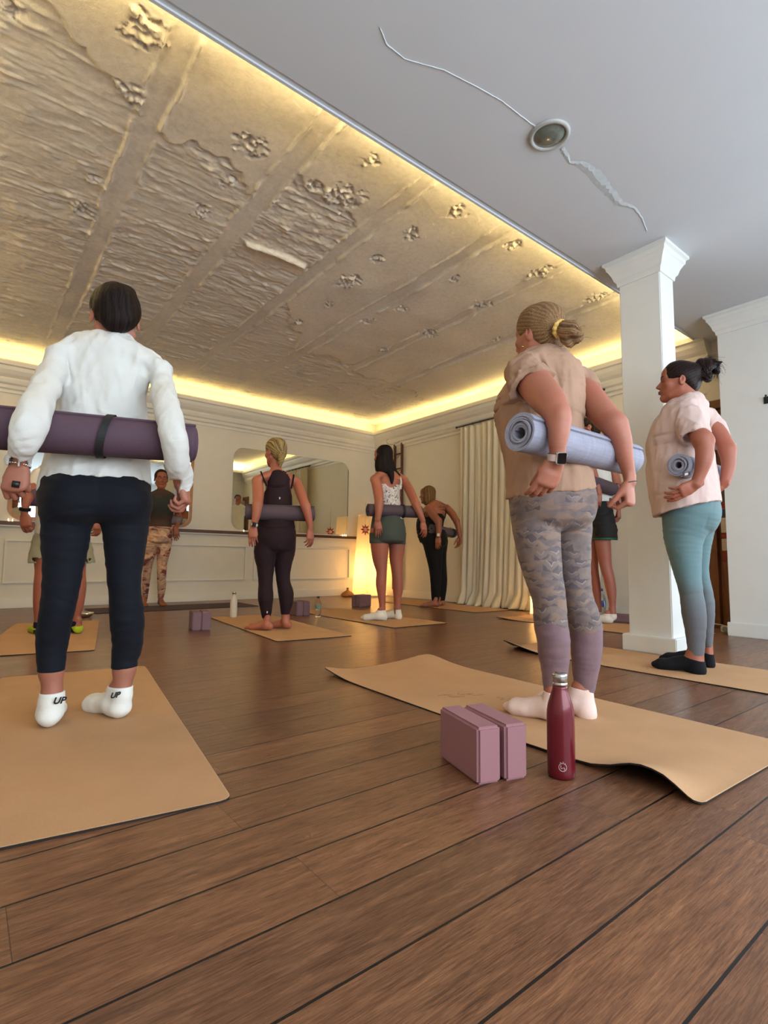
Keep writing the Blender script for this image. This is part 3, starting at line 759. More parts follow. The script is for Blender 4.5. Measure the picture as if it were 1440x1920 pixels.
# ------------------------------------------------------------------ 1: white long-sleeved shirt, navy leggings (left foreground)
def person_white():
    F = Fig('p1', (.385, 2.216), .0048, 'person from behind in a white long-sleeved shirt and navy cropped leggings')
    skin = SK(srgb(184, 122, 98), 'skin_p1')
    ll = F.chain([(129, 950, 50, 0, .95), (123, 1007, 47, 0, 1.0), (118.5, 1067, 38.5, -.005, 1.05), (113.5, 1107, 35.5, -.005, 1.1), (105, 1153, 33, .0, 1.15), (98.5, 1197, 31, .02, 1.05), (96, 1225, 28.5, .02, 1.0), (96, 1256, 26.5, .01, 1.0)])
    rl = F.chain([(236, 950, 50, 0, .95), (235, 1007, 42, 0, 1.05), (233.5, 1067, 34, -.005, 1.1), (234.5, 1107, 31.5, -.005, 1.15), (238.5, 1157, 32.5, .0, 1.1), (239.5, 1205, 29, .015, 1.0), (235, 1232, 25.5, .02, 1.0), (233.5, 1250, 24.5, .01, 1.0)])
    hips = F.chain([(186, 870, 98, .03, .56), (182, 905, 105, .02, .66), (180, 932, 107, .01, .72), (181, 955, 103, .01, .72)], cap=.05)
    but = [U(F.ell(132, 938, -.055, 46, 40, 1.0), .05), U(F.ell(232, 940, -.055, 45, 40, 1.0), .05)]
    llow = F.chain([(97, 1225, 17, .02, 1.0), (97, 1250, 20, .015, 1.0), (97, 1265, 22, .01, 1.0), (98, 1290, 20.5, .005, 1.05), (98, 1312, 19.5, .0, 1.1), (96, 1332, 20, .0, 1.1)])
    rlow = F.chain([(234, 1225, 15, .02, 1.0), (233, 1243, 17, .015, 1.0), (233, 1258, 20.5, .01, 1.0), (230, 1282, 18, .005, 1.05), (229, 1300, 17, .0, 1.1), (227, 1318, 18, .0, 1.1)])
    fo1, W1, K1 = foot((.268, 2.205), math.radians(80), 1.0, .010); fo2, W2, K2 = foot((.493, 2.19), math.radians(106), 1.0, .010)
    t1 = [U(K1([(W1(.15, 0, .026), .036), (W1(.195, 0, .022), .036), (W1(.225, .0, .018), .026)], .6), .02)]; t2 = [U(K2([(W2(.15, 0, .026), .036), (W2(.195, 0, .022), .036), (W2(.225, .0, .018), .026)], .6), .02)]
    torso = F.chain([(213, 626, 30, .045, .95), (210, 640, 40, .05, .9), (203, 662, 78, .05, .62), (200, 690, 84, .03, .58), (198, 730, 82, .02, .58), (195, 775, 86, .02, .6), (190, 820, 92, .02, .6), (186, 865, 100, .02, .6), (183, 905, 107, .015, .68), (182, 930, 108, .01, .72)], cap=.03)
    yoke = F.chain([(112, 660, 17, .0, 1.5), (150, 652, 22, .03, 1.7), (205, 652, 30, .04, 1.6), (262, 672, 23, .03, 1.7), (302, 692, 17, .0, 1.5)])
    armL = F.chain([(106, 664, 22, 0, 1.1), (97, 700, 27, -.04, 1.0), (76, 750, 32, -.19, .85), (57, 792, 35, -.285, .8), (47, 825, 31, -.29, .8), (39, 850, 25.5, -.25, .85), (33, 868, 23, -.22, .9)], flat=True)
    armR = F.chain([(299, 690, 22, 0, 1.1), (301, 717, 22.5, -.03, 1.0), (312, 767, 25, -.20, .9), (326, 815, 25, -.28, .9), (332, 862, 22.5, -.26, .9), (338, 890, 22.5, -.20, .9), (341, 907, 22, -.17, .9)], flat=True)
    wl, wr = F.pt(36, 872, -.22), F.pt(341, 905, -.17)
    hl = hand(wl, F.pt(24, 925, -.23)-wl, -F.n+.4*np.array([-1, 0, 0]), .98, 1, (.9, 1.1, .9), .03, (.5, .9))
    hr = hand(wr, F.pt(350, 945, -.17)-wr, -F.n*.2+np.array([1, -.2, 0]), .92, -1, (.75, .9, .7), .03, (.4, .8))
    # which side the thumb goes is read off the photo: inwards for both hands
    neck = F.chain([(216, 600, 26, .04, 1.0), (212, 625, 28, .04, 1.0), (208, 650, 36, .04, 1.0)])
    hc = F.pt(216, 600, .04); ho, W, ax = head(hc, math.radians(84), -.22, 1.08, 0.02)
    fl, fr = F.chain([(57, 792, 14, -.285), (46, 838, 13, -.28), (36, 870, 13, -.22)]), F.chain([(326, 815, 14, -.28), (335, 870, 15, -.23), (342, 907, 14.5, -.17), (344, 918, 13, -.17)])
    ua, ub = F.chain([(108, 668, 18, .0), (80, 745, 20, -.18), (57, 792, 18, -.285)]), F.chain([(299, 692, 17, .0), (312, 767, 17, -.20), (326, 815, 16, -.28)])
    body = ho+[U(neck), U(torso.with_infl(-.026), .02), U(yoke.with_infl(-.016), .02), U(hips.with_infl(-.008)), U(ll.with_infl(-.006)), U(rl.with_infl(-.006)), U(armL.with_infl(-.024)), U(armR.with_infl(-.021)), U(fl), U(fr), U(llow), U(rlow)]+fo1+fo2+hl+hr
    F.mesh('body', body, skin, h=.0040)
    # leggings
    navy = cloth('navy_jersey', srgb(17, 19, 28), .8, .05)
    zc = lambda x, y: F.pt(x, y, 0)
    cutl, cutr = plane(F.pt(96, 1259, 0), (0.02, 0, -1)), plane(F.pt(234, 1252, 0), (0, 0, -1))
    F.mesh('leggings', [U(hips, .0)]+but+[U(ll, .02), U(rl, .02), ('c', lambda P: np.where(P[..., 0] < .38, cutl(P), cutr(P)), 0), ('c', plane(F.pt(186, 872, 0), UP), 0)], navy, disp=addf(folds(.0016, 5, (20, 20, 60)), drape(F, [(90, 962, 180, 950, 0, 3, -.006), (188, 955, 275, 962, 0, 3, -.006), (84, 975, 150, 990, 0, 3, -.003), (205, 985, 270, 985, 0, 3, -.004), (100, 1120, 140, 1135, 0, 4, -.004), (215, 1130, 262, 1120, 0, 4, -.004), (184, 900, 184, 950, 0, 5, -.010)])))
    # shirt
    hem = plane(F.pt(185, 903, -.05), (-.05, 0.0, -1))
    wh = cloth('white_cotton', srgb(212, 210, 204), .85, .03, 500, .3)
    hz = [F.pt(x, y, -.08)[2] for x, y in ((75, 914), (130, 900), (185, 893), (245, 896), (290, 905))]; hx = [F.pt(x, 900, -.08)[0] for x in (75, 130, 185, 245, 290)]
    body_in = F.chain([(186, 880, 98, .03, .6), (183, 915, 105, .02, .66), (181, 945, 108, .01, .72), (181, 975, 108, .01, .72)], cap=.05)
    fs = addf(folds(.0042, 11, (40, 40, 15)), folds(.0014, 17, (85, 85, 45)),
              drape(F, [(150, 690, 160, 780, -.1, 5, .004), (215, 660, 235, 760, -.1, 5, .004), (180, 765, 225, 790, -.1, 4, .006), (230, 790, 280, 770, -.1, 4, .006), (120, 650, 135, 720, -.05, 4, -.006), (282, 690, 280, 760, -.05, 4, -.006),
                        (20, 815, 75, 800, -.3, 3, -.0035), (16, 830, 76, 822, -.3, 3, -.0035), (18, 845, 70, 838, -.27, 3, -.003), (30, 770, 90, 770, -.15, 4, -.004), (265, 840, 275, 862, -.1, 3, .003), (292, 720, 320, 750, -.07, 4, -.004), (90, 880, 200, 862, -.1, 5, .004), (265, 860, 270, 900, -.1, 4, -.007)]))
    F.mesh('shirt', [U(torso, 0), U(yoke, .03), U(armL, .03), U(armR, .03), ('s', body_in.with_infl(-.010), .004), ('s', F.chain([(37, 857, 18, -.24), (30, 882, 18, -.21)], flat=True), .002), ('s', F.chain([(339, 896, 16, -.19), (342, 924, 16, -.16)], flat=True), .002),
                     ('s', F.chain([(213, 630, 25, .045, 1), (214, 606, 26, .04, 1.0)]), .004), ('c', lambda P: np.where(np.abs(P[..., 0]-F.g[0]+.01) < .225, np.interp(P[..., 0], hx, hz)-P[..., 2], -1), 0)], wh, disp=fs)
    # hair: short and dark
    hd = hairmat('dark_brown_hair', srgb(14, 8, 7), srgb(38, 26, 22))
    cr = W(0, -.05, .10); st = strands(cr, cr-W(0, 0, 0), 60, 3)
    E = lambda p, r: Ell(W(*p), (ax[0], ax[1], ax[2]), r)
    hair = [U(E((0, -.020, .036), (.090, .100, .094)), 0), U(E((0, -.055, -.005), (.070, .055, .070)), .03), U(E((0, -.055, -.045), (.048, .038, .040)), .03), U(E((-.02, .02, .085), (.06, .07, .04)), .03), U(E((.035, -.02, .10), (.035, .05, .03)), .02),
            ('s', E((0, .105, -.02), (.09, .085, .075)), .02), ('s', E((-.085, .0, -.012), (.02, .03, .03)), .01), ('s', E((.085, .0, -.012), (.02, .03, .03)), .01)]
    F.mesh('hair', hair, hd, h=.0034, disp=lambda P: (.5-st(P))*.003+n3(P, 60, 8)*.0015, attr=st)
    # socks
    sk = cloth('white_sock_knit', srgb(232, 230, 222), .9, .03, 700, .5)
    for fo, t, lowc, cuff, W_, x in ((fo1, t1, llow, plane(F.pt(98, 1297, 0), UP), W1, .268), (fo2, t2, rlow, plane(F.pt(229, 1287, 0), UP), W2, .493)):
        F.mesh('sock', uclip(fo+t, .005)+[U(lowc.with_infl(.006), .02), ('c', cuff, 0)], sk, h=.0034, disp=lambda P: n3(P*np.array([30, 30, 90]), 1, 4)*.0012)
    # lettering on the socks
    for (x, y), sz, rz in (((110, 1319), .030, -.1), ((215, 1308), .026, .25)):
        cu = bpy.data.curves.new('sock_lettering', 'FONT'); cu.body = 'UP'; cu.size = sz; cu.extrude = .0006; cu.shear = .3; cu.align_x = 'CENTER'; cu.offset = .0012
        o = bpy.data.objects.new('sock_lettering', cu); COL.objects.link(o)
        p = F.pt(x, y, -.052 if x < 150 else -.045)-F.g; me = bpy.data.meshes.new_from_object(o.evaluated_get(bpy.context.evaluated_depsgraph_get())); bpy.data.objects.remove(o)
        o = link('sock_lettering', me, BLACKP, F.root); o.location = p; o.rotation_euler = (R90, 0, math.atan2(F.g[0], -F.g[1])*0+math.radians(-8)+rz)
        o.name = 'sock_lettering'
    # bracelet and rings
    mb = MB(); c = F.pt(35, 872, -.22); d = unit(F.pt(24, 925, -.23)-wl); a = unit(np.cross(d, F.n)); b = np.cross(d, a)
    for k in range(26):
        t = 2*math.pi*k/26; p = c+.031*math.cos(t)*a+.026*math.sin(t)*b+.003*math.sin(k*2.4)*d
        q = c+.031*math.cos(t+.2)*a+.026*math.sin(t+.2)*b-.003*math.sin(k*2.4)*d
        mb.tube([p-F.g, q-F.g], .0032+.0012*(k % 3 == 0), 6)
    mb.tube([c-F.g+.028*b*-1, c-F.g-.028*b+.022*d], [.003, .006], 8)
    mb.build('bracelet', SILVER, F.root)
    mb = MB(); c = F.pt(30, 908, -.255)-F.g
    mb.tube([c-.010*a, c+.010*a], .0105, 12); mb.build('ring', BLACKM, F.root)
    # mat behind the back
    A, B = F.pt(-35, 799, -.165), F.pt(363, 832, -.165)
    mat_roll(A, B, .0745, PURPLE, 'dark plum rolled mat with a black strap behind the back of the person in white', strap=[(np.linalg.norm(F.pt(199, 815, -.19)-A), .022)], tilt=.6, ang0=2.2)
person_white()
def spine_hair(F, W, ax, E, ops, mat, pole, seed, amp=.004, n=60, h=None, name='hair', extra=0):
    st = strands(pole[0], pole[1], n, seed)
    return F.mesh(name, ops, mat, h=h or F.h*.75, disp=lambda P: (.5-st(P))*amp+n3(P, 70, seed+3)*.0010, attr=st)
def wisps(F, mat, pts, spread, n, seed, rad=.0009, name='loose_strands', parent=None):
    """thin curling hair strands around a polyline"""
    rs = np.random.RandomState(seed); mb = MB()
    pts = [np.array(p, float) for p in pts]
    for i in range(n):
        off = rs.normal(size=3)*spread*.5; q = []; wob = rs.normal(size=3)*spread; f0 = rs.rand()*6
        m = 9; cut = rs.uniform(.6, 1.0)
        for k in range(m):
            t = k/(m-1)*(len(pts)-1)*cut; a = min(int(t), len(pts)-2); p = pts[a]*(1-(t-a))+pts[a+1]*(t-a)
            g = k/(m-1); q.append(p+off*(.5+g)+wob*g*g*1.1+spread*.25*np.array([math.sin(f0+g*9), math.cos(f0*2+g*8), math.sin(f0*3+g*10)])*g-F.g)
        mb.tube(q, [rad*(1-.6*k/(m-1)) for k in range(m)], 4, cap=False)
    return mb.build(name, mat, parent or F.root)

def face_bits(F, W, ax, brow, lip, s=1.0, both=True):
    """eyebrows, lash lines and lips as small parts following the head axes"""
    bm_ = plain('brow_hair', brow, .8); lm_ = plain('lip_skin', lip, .5)
    for sx in (-1, 1):
        mb = MB(); mb.tube([Vector(W(sx*x, y, z)-F.g) for x, y, z in ((.010, .1025, .022), (.024, .101, .029), (.040, .0905, .029), (.051, .079, .022))], [.0016*s, .0028*s, .0025*s, .001*s], 6); mb.build('eyebrow', bm_, F.root)
        mb = MB(); mb.tube([Vector(W(sx*x, y, z)-F.g) for x, y, z in ((.017, .0915, .000), (.028, .0935, -.003), (.039, .0895, -.002), (.048, .082, .002))], [.0008*s, .0014*s, .0014*s, .0008*s], 6); mb.build('eyelashes', bm_, F.root)
    mb = MB(); mb.tube([Vector(W(x, y, z)-F.g) for x, y, z in ((-.020, .092, -.0605), (-.008, .1045, -.058), (0, .1055, -.0595), (.008, .1045, -.058), (.020, .092, -.0605))], [.001*s, .0042*s, .004*s, .0042*s, .001*s], 8)
    mb.tube([Vector(W(x, y, z)-F.g) for x, y, z in ((-.018, .0915, -.0635), (0, .1035, -.068), (.018, .0915, -.0635))], [.001*s, .0052*s, .001*s], 8); mb.build('lips', lm_, F.root)

# ------------------------------------------------------------------ 6: beige T-shirt, patterned leggings (right foreground)
def leg_pattern():
    m = N('petal_print_jersey', .8); v = m.co(); sx = m.n('SeparateXYZ'); m.l(v, sx.inputs[0])
    u = m.math('SUBTRACT', m.math('MULTIPLY', sx.outputs[0], .55), m.math('MULTIPLY', sx.outputs[1], .83)); z0_ = sx.outputs[2]; z = m.math('ADD', z0_, m.math('MULTIPLY', m.math('SUBTRACT', m.noise(v, 11, 3), .5), .06))
    nz = m.noise(v, 9, 3); uu = m.math('ADD', u, m.math('MULTIPLY', m.math('SUBTRACT', nz, .5), .07))
    def petals(s, ox, oz, sharp):
        row = m.math('FLOOR', m.math('DIVIDE', m.math('ADD', z, oz), s*.62))
        x = m.math('ADD', m.math('DIVIDE', m.math('ADD', uu, ox), s), m.math('MULTIPLY', row, .5))
        fx = m.math('ABSOLUTE', m.math('SUBTRACT', m.math('FRACT', x), .5))
        y = m.math('FRACT', m.math('ADD', m.math('DIVIDE', m.math('ADD', z, oz), s*.62), m.math('MULTIPLY', fx, sharp)))
        cb = m.n('CombineXYZ'); m.l(row, cb.inputs[0]); m.l(m.math('FLOOR', x), cb.inputs[1]); wn = m.n('TexWhiteNoise', noise_dimensions='2D'); m.l(cb.outputs[0], wn.inputs['Vector'])
        return y, fx, wn.outputs['Value']
    y1, f1, r1 = petals(.058, 0, 0, -1.1); y2, f2, r2 = petals(.085, .02, .03, -.9)
    base = m.ramp(m.noise(v, 16, 3), [(.3, srgb(96, 82, 80)), (.7, srgb(128, 108, 98))])
    dark = m.ramp(r1, [(.2, srgb(118, 100, 94)), (.5, srgb(88, 76, 80)), (.8, srgb(70, 62, 68))])
    msk = m.math('MULTIPLY', m.math('GREATER_THAN', y1, .45), m.math('GREATER_THAN', r1, .35))
    c = m.mix(m.math('MULTIPLY', msk, .75), base, dark)
    edge = m.math('LESS_THAN', m.math('ABSOLUTE', m.math('SUBTRACT', y1, .5)), .055)
    e2 = m.math('MULTIPLY', m.math('MULTIPLY', edge, m.math('LESS_THAN', f1, .28)), m.math('GREATER_THAN', r1, .45))
    c = m.mix(m.math('MULTIPLY', e2, .55), c, srgb(168, 152, 144))
    tan = m.math('MULTIPLY', m.math('MULTIPLY', m.math('GREATER_THAN', y2, .55), m.math('GREATER_THAN', r2, .62)), .5)
    c = m.mix(tan, c, srgb(142, 112, 92)); c = m.mix(m.ramp(m.noise(v, 26, 4, .7), [(.4, (0,)*3), (.7, (.35,)*3)]), c, srgb(110, 96, 96))
    # plain calf panel with a curved seam
    sep = m.math('ADD', m.math('SUBTRACT', .378, z0_), m.math('MULTIPLY', u, .0)); sep = m.math('SUBTRACT', sep, m.math('MULTIPLY', m.math('ABSOLUTE', m.math('SUBTRACT', m.math('FRACT', m.math('ADD', m.math('DIVIDE', u, .26), .62)), .5)), .12))
    pan = m.math('MULTIPLY', m.math('GREATER_THAN', sep, .0), 1)
    c = m.mix(pan, c, m.ramp(m.noise(v, 20, 2), [(.3, srgb(112, 86, 92)), (.7, srgb(124, 96, 100))]))
    m.color(c); m.b.inputs['Sheen Weight'].default_value = .1; m.bump(m.noise(v, 500, 2), .2, .001); return m.m
def person_beige():
    F = Fig('p6', (1.84, 1.22), .0045, 'woman from behind in a beige T-shirt and petal-print leggings, hair in a short ponytail')
    skin = SK(srgb(190, 124, 98), 'skin_p6')
    ll = F.chain([(1003, 965, 47, -.06, 1.0), (1008, 1017, 43, -.06, 1.05), (1016.5, 1069, 37.5, -.06, 1.1), (1029, 1121, 31.5, -.06, 1.1), (1032, 1160, 32, -.05, 1.15), (1037, 1199, 31.5, -.04, 1.15), (1039, 1238, 28, -.03, 1.1), (1040, 1270, 24, -.03, 1.05), (1038, 1312, 17, -.03, 1.1), (1038, 1335, 16, -.03, 1.1)])
    rl = F.chain([(1068, 965, 43, .06, 1.0), (1071, 1017, 38, .06, 1.05), (1074, 1069, 34, .06, 1.1), (1083, 1121, 29, .06, 1.15), (1094, 1160, 31.5, .07, 1.15), (1099, 1188, 31, .08, 1.1), (1099, 1225, 29, .08, 1.1), (1097.5, 1264, 24, .08, 1.05), (1095.5, 1302, 18, .08, 1.1), (1096, 1325, 18, .08, 1.1)])
    hips = F.chain([(1034, 900, 76, 0, 1.0), (1033, 928, 81, .0, 1.05), (1034, 955, 79, .0, 1.1), (1036, 975, 74, .0, 1.05)], cap=.05)
    but = [U(F.ell(1015, 945, -.07, 42, 38, 1.1), .05), U(F.ell(1078, 948, -.0, 35, 36, 1.3), .05)]
    llow = F.chain([(1038, 1285, 14, -.03, 1), (1036, 1312, 14.5, -.03, 1), (1038, 1330, 15.5, -.03, 1.0), (1042, 1345, 15, -.03, 1)])
    rlow = F.chain([(1096, 1275, 13, .07, 1), (1096, 1305, 15.5, .07, 1), (1098, 1325, 17, .06, 1.0), (1100, 1338, 17, .05, 1)])
    fo1, W1, K1 = foot((1.785, 1.175), math.radians(100), 1.0, .010); fo2, W2, K2 = foot((1.935, 1.165), math.radians(92), 1.0, .010)
    tt = lambda W, K: [U(K([(W(.15, 0, .024), .036), (W(.195, 0, .020), .036), (W(.228, -.004, .016), .022)], .55), .02)]
    TS = [(1026, 668, 34, -.02, 1.0), (1025, 684, 60, -.02, .95), (1024, 710, 70, -.01, .95), (1018, 740, 78, 0, .95), (1010, 775, 84, 0, .95), (1014, 810, 79, 0, .98), (1021, 850, 78, 0, 1.0), (1028, 885, 80, 0, 1.05), (1032, 930, 84, 0, 1.05)]
    torso = F.chain(TS, cap=.03)
    yoke = F.chain([(978, 694, 22, -.15, 1.3), (1000, 680, 26, -.08, 1.4), (1028, 678, 28, 0, 1.4), (1062, 694, 25, .08, 1.4), (1092, 712, 18, .13, 1.3)])
    slL = F.chain([(975, 694, 26, -.15, 1.1), (986, 705, 38, -.19, .9), (997, 722, 43, -.24, .8)], flat=True)
    slR = F.chain([(1088, 708, 19, .12, 1.1), (1098, 716, 21, .11, 1), (1108, 730, 21, .09, 1)], flat=True)
    uL = F.chain([(982, 696, 30, -.15, .9), (1004, 722, 34, -.24, .85), (1026, 748, 33, -.33, .85), (1041, 770, 27, -.40, .9), (1047, 788, 24, -.41, .9)])
    fL = F.chain([(1046, 778, 25, -.40, .9), (1048, 802, 22, -.42, .95), (1046, 828, 18, -.42, 1), (1045, 850, 14.5, -.41, 1.0), (1043, 866, 13.5, -.40, 1)])
    uR = F.chain([(1092, 712, 18, .12, 1.1), (1106, 745, 28, .07, 1), (1130, 775, 27, .0, 1), (1152, 798, 25, -.05, 1)])
    fR = F.chain([(1152, 796, 25, -.05, 1), (1163, 822, 22, -.05, 1), (1171, 855, 17, -.04, 1), (1179, 888, 12.5, -.02, 1), (1181, 903, 12, -.02, 1)])
    wL, wR = F.pt(1043, 866, -.40), F.pt(1181, 905, -.02)
    V = F.n
    hL = hand(wL, F.pt(1008, 938, -.37)-wL, -V*.8+np.array([.35, -.3, .35]), .98, 1, (.35, .45, .35), .05, (.08, .35))
    hR = hand(wR, F.pt(1178, 965, -.02)-wR, -V*.5+np.array([.5, -.4, .0]), .98, 1, (.95, .9, .6), .04, (.5, .6))
    neck = F.chain([(1010, 640, 27, -.0, 1.0), (1014, 660, 29, -.01, 1.0), (1024, 680, 38, -.01, 1)])
    hc = F.pt(1011, 631, .0); ho, W, ax = head(hc, math.radians(86), .06, .98, .05)
    torso_in = F.chain(slim(TS, 760, .8), cap=.03)
    body = ho+[U(neck), U(torso_in.with_infl(-.02)), U(yoke.with_infl(-.016)), U(hips.with_infl(-.025)), U(ll.with_infl(-.006)), U(rl.with_infl(-.006)), U(uL, .012), U(fL, .015), U(uR, .012), U(fR, .015), U(F.ell(1050, 779, -.43, 14, 16, 1), .02), U(llow, .01), U(rlow, .01)]+fo1+fo2+hL+hR
    F.mesh('body', body, skin, h=.0036, disp=lambda P: n3(P, 45, 2)*.0006)
    pat = leg_pattern(); WR = np.array([.56, -.83, 0])
    _w = [F.pt(949, 931, -.10), F.pt(985, 934, -.16), F.pt(1046, 926, -.08), F.pt(1060, 928, -.06), F.pt(1105, 925, .03), F.pt(1117, 916, .08)]; WX = [q@WR for q in _w]; WZ = [q[2] for q in _w]
    c1, c2 = plane(F.pt(1036, 1318, -.03), -UP), plane(F.pt(1096, 1308, .07), -UP); xm = .5*(F.pt(1036, 1318, -.03)+F.pt(1096, 1308, .07)); dr = np.array([.83*0+.56, -.83, 0])
    F.mesh('leggings', [U(hips, 0)]+but+[U(ll, .012), U(rl, .012), ('c', lambda P: P[..., 2]-np.interp(P@WR, WX, WZ)-.014, 0), ('c', lambda P: np.where((P-xm)@dr < 0, c1(P), c2(P)), 0)], pat,
           disp=addf(folds(.0012, 25, (20, 20, 60)), drape(F, [(1006, 982, 1046, 990, -.06, 3, -.004), (1056, 980, 1104, 978, .05, 3, -.009), (1052, 930, 1050, 985, 0, 4, -.012), (1000, 975, 1048, 982, -.06, 3, -.006), (1075, 1298, 1115, 1292, .07, 3, -.005), (1022, 1300, 1052, 1296, -.03, 3, -.005), (1080, 990, 1105, 992, .05, 2, -.004), (1010, 1000, 1045, 1002, -.06, 2, -.003)])))
    # T-shirt
    be = cloth('beige_cotton', srgb(162, 128, 106), .85, .04, 500, .3)
    inn = F.chain([(1031, 912, 70, 0, 1.03), (1033, 935, 77, 0, 1.05), (1034, 965, 80, 0, 1.07)], cap=.02)
    hp = [F.pt(949, 931, -.10), F.pt(985, 934, -.16), F.pt(1046, 926, -.08), F.pt(1060, 928, -.06), F.pt(1105, 925, .03), F.pt(1117, 916, .08)]
    hxx = [p@dr for p in hp]; hzz = [p[2] for p in hp]
    fs = addf(folds(.0042, 31, (40, 40, 15)), folds(.0014, 37, (85, 85, 45)),
              drape(F, [(940, 770, 1005, 735, -.15, 4, -.009), (950, 790, 1020, 760, -.15, 3, -.005), (935, 760, 985, 735, -.15, 3, .006), (1010, 668, 1030, 715, -.12, 3, -.008), (1020, 668, 1045, 730, -.1, 3, .007), (1040, 690, 1055, 745, -.1, 4, -.006), (1070, 700, 1075, 790, -.05, 4, .006), (1086, 715, 1088, 800, 0, 4, -.006), (1058, 760, 1062, 830, -.05, 4, -.005),
                        (975, 860, 960, 925, -.12, 5, -.007), (1000, 850, 985, 900, -.12, 5, .007), (1035, 880, 1045, 915, -.1, 4, -.006), (1075, 870, 1085, 915, -.05, 5, .005), (960, 700, 985, 725, -.2, 3, -.006), (1095, 703, 1108, 722, .08, 2, -.004), (950, 830, 985, 850, -.13, 4, -.006)]))
    st_ = unit(F.pt(997, 722, -.24)-F.pt(986, 705, -.19))
    F.mesh('shirt', [U(slL, 0), U(slR, 0), ('s', F.chain([(993, 713, 31, -.225, .8), (1004, 733, 38, -.26, .75)], flat=True), .004), ('s', F.chain([(1102, 722, 17.5, .10, .95), (1114, 742, 18, .08, .95)], flat=True), .003), U(torso, .02), U(yoke, .03), U(but[0][1].with_infl(.007), .04), U(but[1][1].with_infl(.007), .04), ('s', inn.with_infl(-.012), .004),
                     ('s', F.chain([(1022, 672, 33, -.01, 1), (1014, 640, 32, 0, 1)]), .004), ('c', lambda P: np.interp(P@dr, hxx, hzz)-P[..., 2], 0)], be, disp=fs)
    # hair, ponytail and scrunchy
    E = lambda p, r: Ell(W(*p), (ax[0], ax[1], ax[2]), r)
    hm = hairmat('light_brown_hair', srgb(84, 60, 42), srgb(150, 116, 80))
    tie = F.pt(1049, 617, -.085); pole = (tie, tie-W(0, .0, .03))
    hair = [U(E((0, -.018, .038), (.081, .100, .094)), 0), U(E((0, .014, .052), (.079, .086, .082)), .02), U(E((0, -.055, -.02), (.066, .050, .060)), .03), U(F.ell(1034, 618, -.02, 13, 14, 1), .02),
            ('s', E((0, .118, -.03), (.10, .082, .09)), .015), ('s', E((-.08, .02, -.03), (.03, .036, .036)), .01), ('s', E((.08, .02, -.03), (.03, .036, .036)), .01)]
    spine_hair(F, W, ax, E, hair, hm, pole, 5, .0018, 90)
    tail = F.chain([(1044, 616, 9, -.07, 1), (1052, 616, 10, -.10, 1), (1062, 617, 17, -.115, 1.0), (1074, 623, 18, -.125, .9), (1082, 630, 11, -.13, .9)]); t2 = F.chain([(1056, 620, 12, -.11, 1.0), (1063, 634, 12, -.12, .9), (1066, 646, 6, -.12, .9)])
    st2 = strands(tie, F.pt(1085, 624, -.12)-tie, 26, 9)
    F.mesh('ponytail', [U(tail, 0), U(t2, .01)], hm, h=.003, disp=lambda P: (.5-st2(P))*.007+n3(P, 110, 3)*.003, attr=st2)
    wisps(F, hm, [F.pt(1054, 616, -.10), F.pt(1070, 620, -.12), F.pt(1090, 628, -.13)], .016, 60, 3)
    wisps(F, hm, [F.pt(1030, 650, -.03), F.pt(1045, 655, -.04), F.pt(1062, 660, -.05)], .014, 14, 6, .0007)
    mb = MB(); rs = random.Random(2); a0 = unit(F.pt(1080, 620, -.14)-tie); e1 = unit(np.cross(a0, UP)); e2 = np.cross(a0, e1); cc = F.pt(1050, 617, -.100)-F.g
    ring = [cc+(.026+.002*math.sin(k*2.7))*(math.cos(2*math.pi*k/30)*e1+math.sin(2*math.pi*k/30)*e2)+.002*math.sin(k*1.9)*a0 for k in range(31)]
    mb.tube(ring, [.0100+.0025*math.sin(k*2.1) for k in range(31)], 8); mb.build('scrunchy', cloth('mustard_velvet', srgb(222, 184, 104), .7, .15), F.root)
    # socks
    sk = cloth('pale_pink_knit', srgb(226, 198, 186), .9, .03, 700, .5)
    for fo, t, lc, x, y, dd in ((fo1, tt(W1, K1), llow, 1038, 1326, -.03), (fo2, tt(W2, K2), rlow, 1096, 1313, .07)):
        F.mesh('sock', uclip(fo+t, .004)+[U(lc.with_infl(.004), .012), ('c', plane((0, 0, .112), UP), 0)], sk, h=.0034, disp=lambda P: n3(P*np.array([30, 30, 90]), 1, 4)*.0008)
    # watch
    c = F.pt(1044, 857, -.405)-F.g; d = unit(F.pt(1046, 828, -.42)-F.pt(1043, 866, -.40)); a = unit(np.cross(d, V)); b = np.cross(d, a)
    if b@V > 0: b = -b
    mb = MB(); mb.tube([c-.011*d, c+.011*d], .0285, 28, cap=False); mb.tube([c-.011*d, c+.011*d], .0305, 28, cap=False)
    strap = mb.build('watch', cloth('pale_pink_strap', srgb(214, 190, 182), .6), F.root)
    fr = unit(b+.55*a if (a@np.array([.56, -.83, 0])) > 0 else b-.55*a); ss = np.cross(d, fr)
    def slab(nm, m, w_, l_, t0, t1):
        mb = MB(); P_ = [c+fr*t0+sx*w_*ss+sz*l_*d for sx, sz in ((-1, -1), (1, -1), (1, 1), (-1, 1))]
        mb.prism(P_, tuple(fr*(t1-t0))); bmesh.ops.bevel(mb.bm, geom=mb.bm.edges[:], offset=.0022, segments=2, affect='EDGES'); return mb.build(nm, m, strap)
    slab('watch_case', CHROME, .0165, .020, .024, .036); slab('watch_screen', plain('black_glass', srgb(8, 8, 10), .08), .0145, .018, .0345, .0372)
    # bracelet, rings, earring
    mb = MB(); c = F.pt(1180, 905, -.02)-F.g; d = unit(F.pt(1171, 855, -.04)-F.pt(1181, 903, -.02)); a = unit(np.cross(d, V)); b = np.cross(d, a)
    mb.tube([c+.0275*math.cos(t)*a+.0275*math.sin(t)*b+.005*math.sin(t)*d for t in [2*math.pi*k/32 for k in range(33)]], .0016, 6); mb.build('bracelet', BLACKM, F.root)
